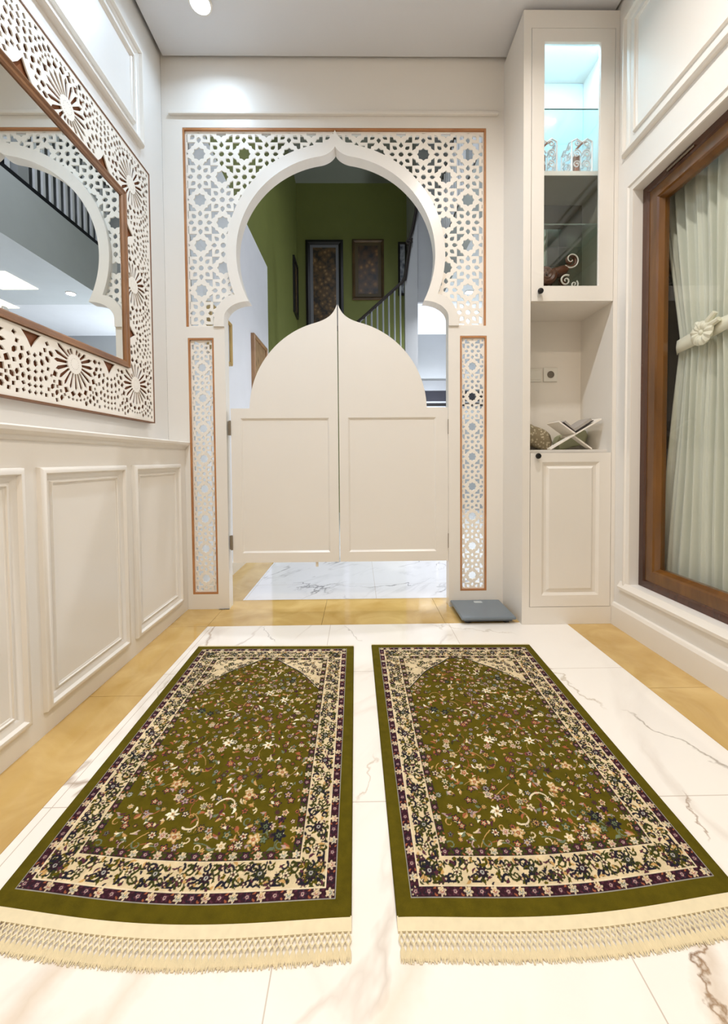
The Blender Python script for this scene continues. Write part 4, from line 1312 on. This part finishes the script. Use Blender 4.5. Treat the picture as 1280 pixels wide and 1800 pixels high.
def prayer_rug(corners, bow, label):
    """corners: near-left, near-right, far-left, far-right in floor xy; bow(u) adds y near the front edge"""
    NL, NR, FL, FR = [Vector(c) for c in corners]
    cen = (NL + NR + FL + FR) / 4
    root = empty('prayer_rug', (cen.x, cen.y, 0)); tag(root, label, 'prayer rug', 'prayer rugs')

    def pos(u, v):
        p = NL * (1 - u) * (1 - v) + NR * u * (1 - v) + FL * (1 - u) * v + FR * u * v
        p = p + Vector((0, bow(u) * max(0, 1 - v) ** 3))
        return p
    T = .009
    us = np.linspace(0, 1, NU + 1); vs_ = np.linspace(0, 1, NV + 1)
    Ug, Vg = np.meshgrid(us, vs_)
    bowa = np.array([bow(u) for u in us])[None, :] * np.clip(1 - Vg, 0, 1) ** 3
    X = NL.x * (1 - Ug) * (1 - Vg) + NR.x * Ug * (1 - Vg) + FL.x * (1 - Ug) * Vg + FR.x * Ug * Vg
    Y = NL.y * (1 - Ug) * (1 - Vg) + NR.y * Ug * (1 - Vg) + FL.y * (1 - Ug) * Vg + FR.y * Ug * Vg + bowa
    e = np.minimum(np.minimum(Ug, 1 - Ug) * RW_, np.minimum(Vg, 1 - Vg) * RL_)
    Z = T - .004 * np.exp(-e / .0025) + .0012 * np.sin(Ug * 9 + Vg * 5) * np.minimum(1, e / .05)
    co = np.stack([X, Y, Z], -1).reshape(-1, 3)
    idx = np.arange((NU + 1) * (NV + 1)).reshape(NV + 1, NU + 1)
    quads = np.stack([idx[:-1, :-1], idx[:-1, 1:], idx[1:, 1:], idx[1:, :-1]], -1).reshape(-1, 4)
    # skirt down to the floor
    ring = np.concatenate([idx[0, :], idx[1:, -1], idx[-1, -2::-1], idx[-2:0:-1, 0]])
    low = co[ring].copy(); low[:, 2] = .0006
    nb = len(co); m_ = len(ring); li = nb + np.arange(m_)
    sk = np.stack([ring, li, np.roll(li, -1), np.roll(ring, -1)], -1)
    co = np.concatenate([co, low]); quads = np.concatenate([quads, sk])
    me = bpy.data.meshes.new('pile')
    me.vertices.add(len(co)); me.vertices.foreach_set('co', co.ravel().astype(np.float32))
    me.loops.add(quads.size); me.loops.foreach_set('vertex_index', quads.ravel().astype(np.int32))
    me.polygons.add(len(quads)); me.polygons.foreach_set('loop_start', (np.arange(len(quads)) * 4).astype(np.int32))
    try: me.polygons.foreach_set('loop_total', np.full(len(quads), 4, np.int32))
    except Exception: pass
    me.update(calc_edges=True); me.validate()
    at = me.color_attributes.new('weave', 'FLOAT_COLOR', 'POINT')
    col = np.ones((len(co), 4), np.float32); col[:nb, :3] = PATT.reshape(-1, 3); col[nb:, :3] = PAL['olive']
    at.data.foreach_set('color', col.ravel())
    me.materials.append(RUGM)
    o = bpy.data.objects.new('pile', me); C.objects.link(o); o.parent = root; o.matrix_parent_inverse = Matrix.Translation(-Vector(root.location))
    # fringes
    for end in (0, 1):
        s = B()
        v0 = 0 if end == 0 else 1
        def q(u, off, z):
            p = pos(u, v0); a = pos(u, .02 if end == 0 else .98); dr = (p - a).normalized()
            p = p + dr * off
            return (p.x, p.y, z)
        scl = .8 if end == 0 else .45
        n = 90
        vv = []
        for i in range(n + 1):
            u = i / n
            vv += [q(u, -.004, .0075), q(u, .022 * scl, .0045), q(u, .022 * scl, .001), q(u, -.004, .001)]
        ff = []
        for i in range(n):
            for k in range(4): ff.append((i * 4 + k, i * 4 + (k + 1) % 4, (i + 1) * 4 + (k + 1) % 4, (i + 1) * 4 + k))
        s.add(vv, ff + [(0, 1, 2, 3), (n * 4, n * 4 + 1, n * 4 + 2, n * 4 + 3)])
        if end == 0:
            nb_ = 66
            for i in range(nb_):
                u = (i + .5) / nb_; w2 = .5 / nb_
                cl = lambda t: min(.999, max(.001, t))
                j1 = u + (rng.random() - .5) * w2 * .3
                # two rows of crossing knots
                for sg in (-1, 1):
                    s.tube([q(u, .019, .0045), q(cl(u + sg * w2 * .75), .028, .0050), q(cl(u + sg * w2), .0315, .0050)], [.0016, .0015, .0014], 5)
                    s.tube([q(cl(u + sg * w2), .0315, .0048), q(cl(u + sg * w2 * .25), .0375, .0055), q(u, .0405, .005)], [.0014, .0017, .002], 5)
                for k in range(8):
                    du = (k - 3.5) / 3.5 * w2 * .95; ln = .057 + rng.random() * .006
                    wob = (rng.random() - .5) * w2 * .9
                    s.tube([q(u, .0395, .0052), q(cl(u + du * .8), .047, .0045), q(cl(u + du + wob * .3), .056, .003), q(cl(u + du + wob), ln, .0014)], [.0013, .0011, .0010, .0007], 4)
        else:
            for i in range(150):
                u = (i + .5) / 150
                s.tube([q(u, .004, .0045), q(u + (rng.random() - .5) * .004, .016 + rng.random() * .003, .0015)], .0016, 4)
        fo = s.obj('fringe', FRINGE, root); fo['kind'] = 'stuff'
    return root


prayer_rug(((-.716, .742), (-.0205, .708), (-.738, 1.797), (-.030, 1.780)), lambda u: -.022 * math.sin(PI * min(1, u * 1.0)) ** 1.2,
           'left olive green prayer rug with cream floral border on the marble floor')
prayer_rug(((.063, .706), (.735, .738), (.050, 1.790), (.766, 1.770)), lambda u: -.018 * math.sin(PI * u) ** 1.3,
           'right olive green prayer rug with cream floral border on the marble floor')
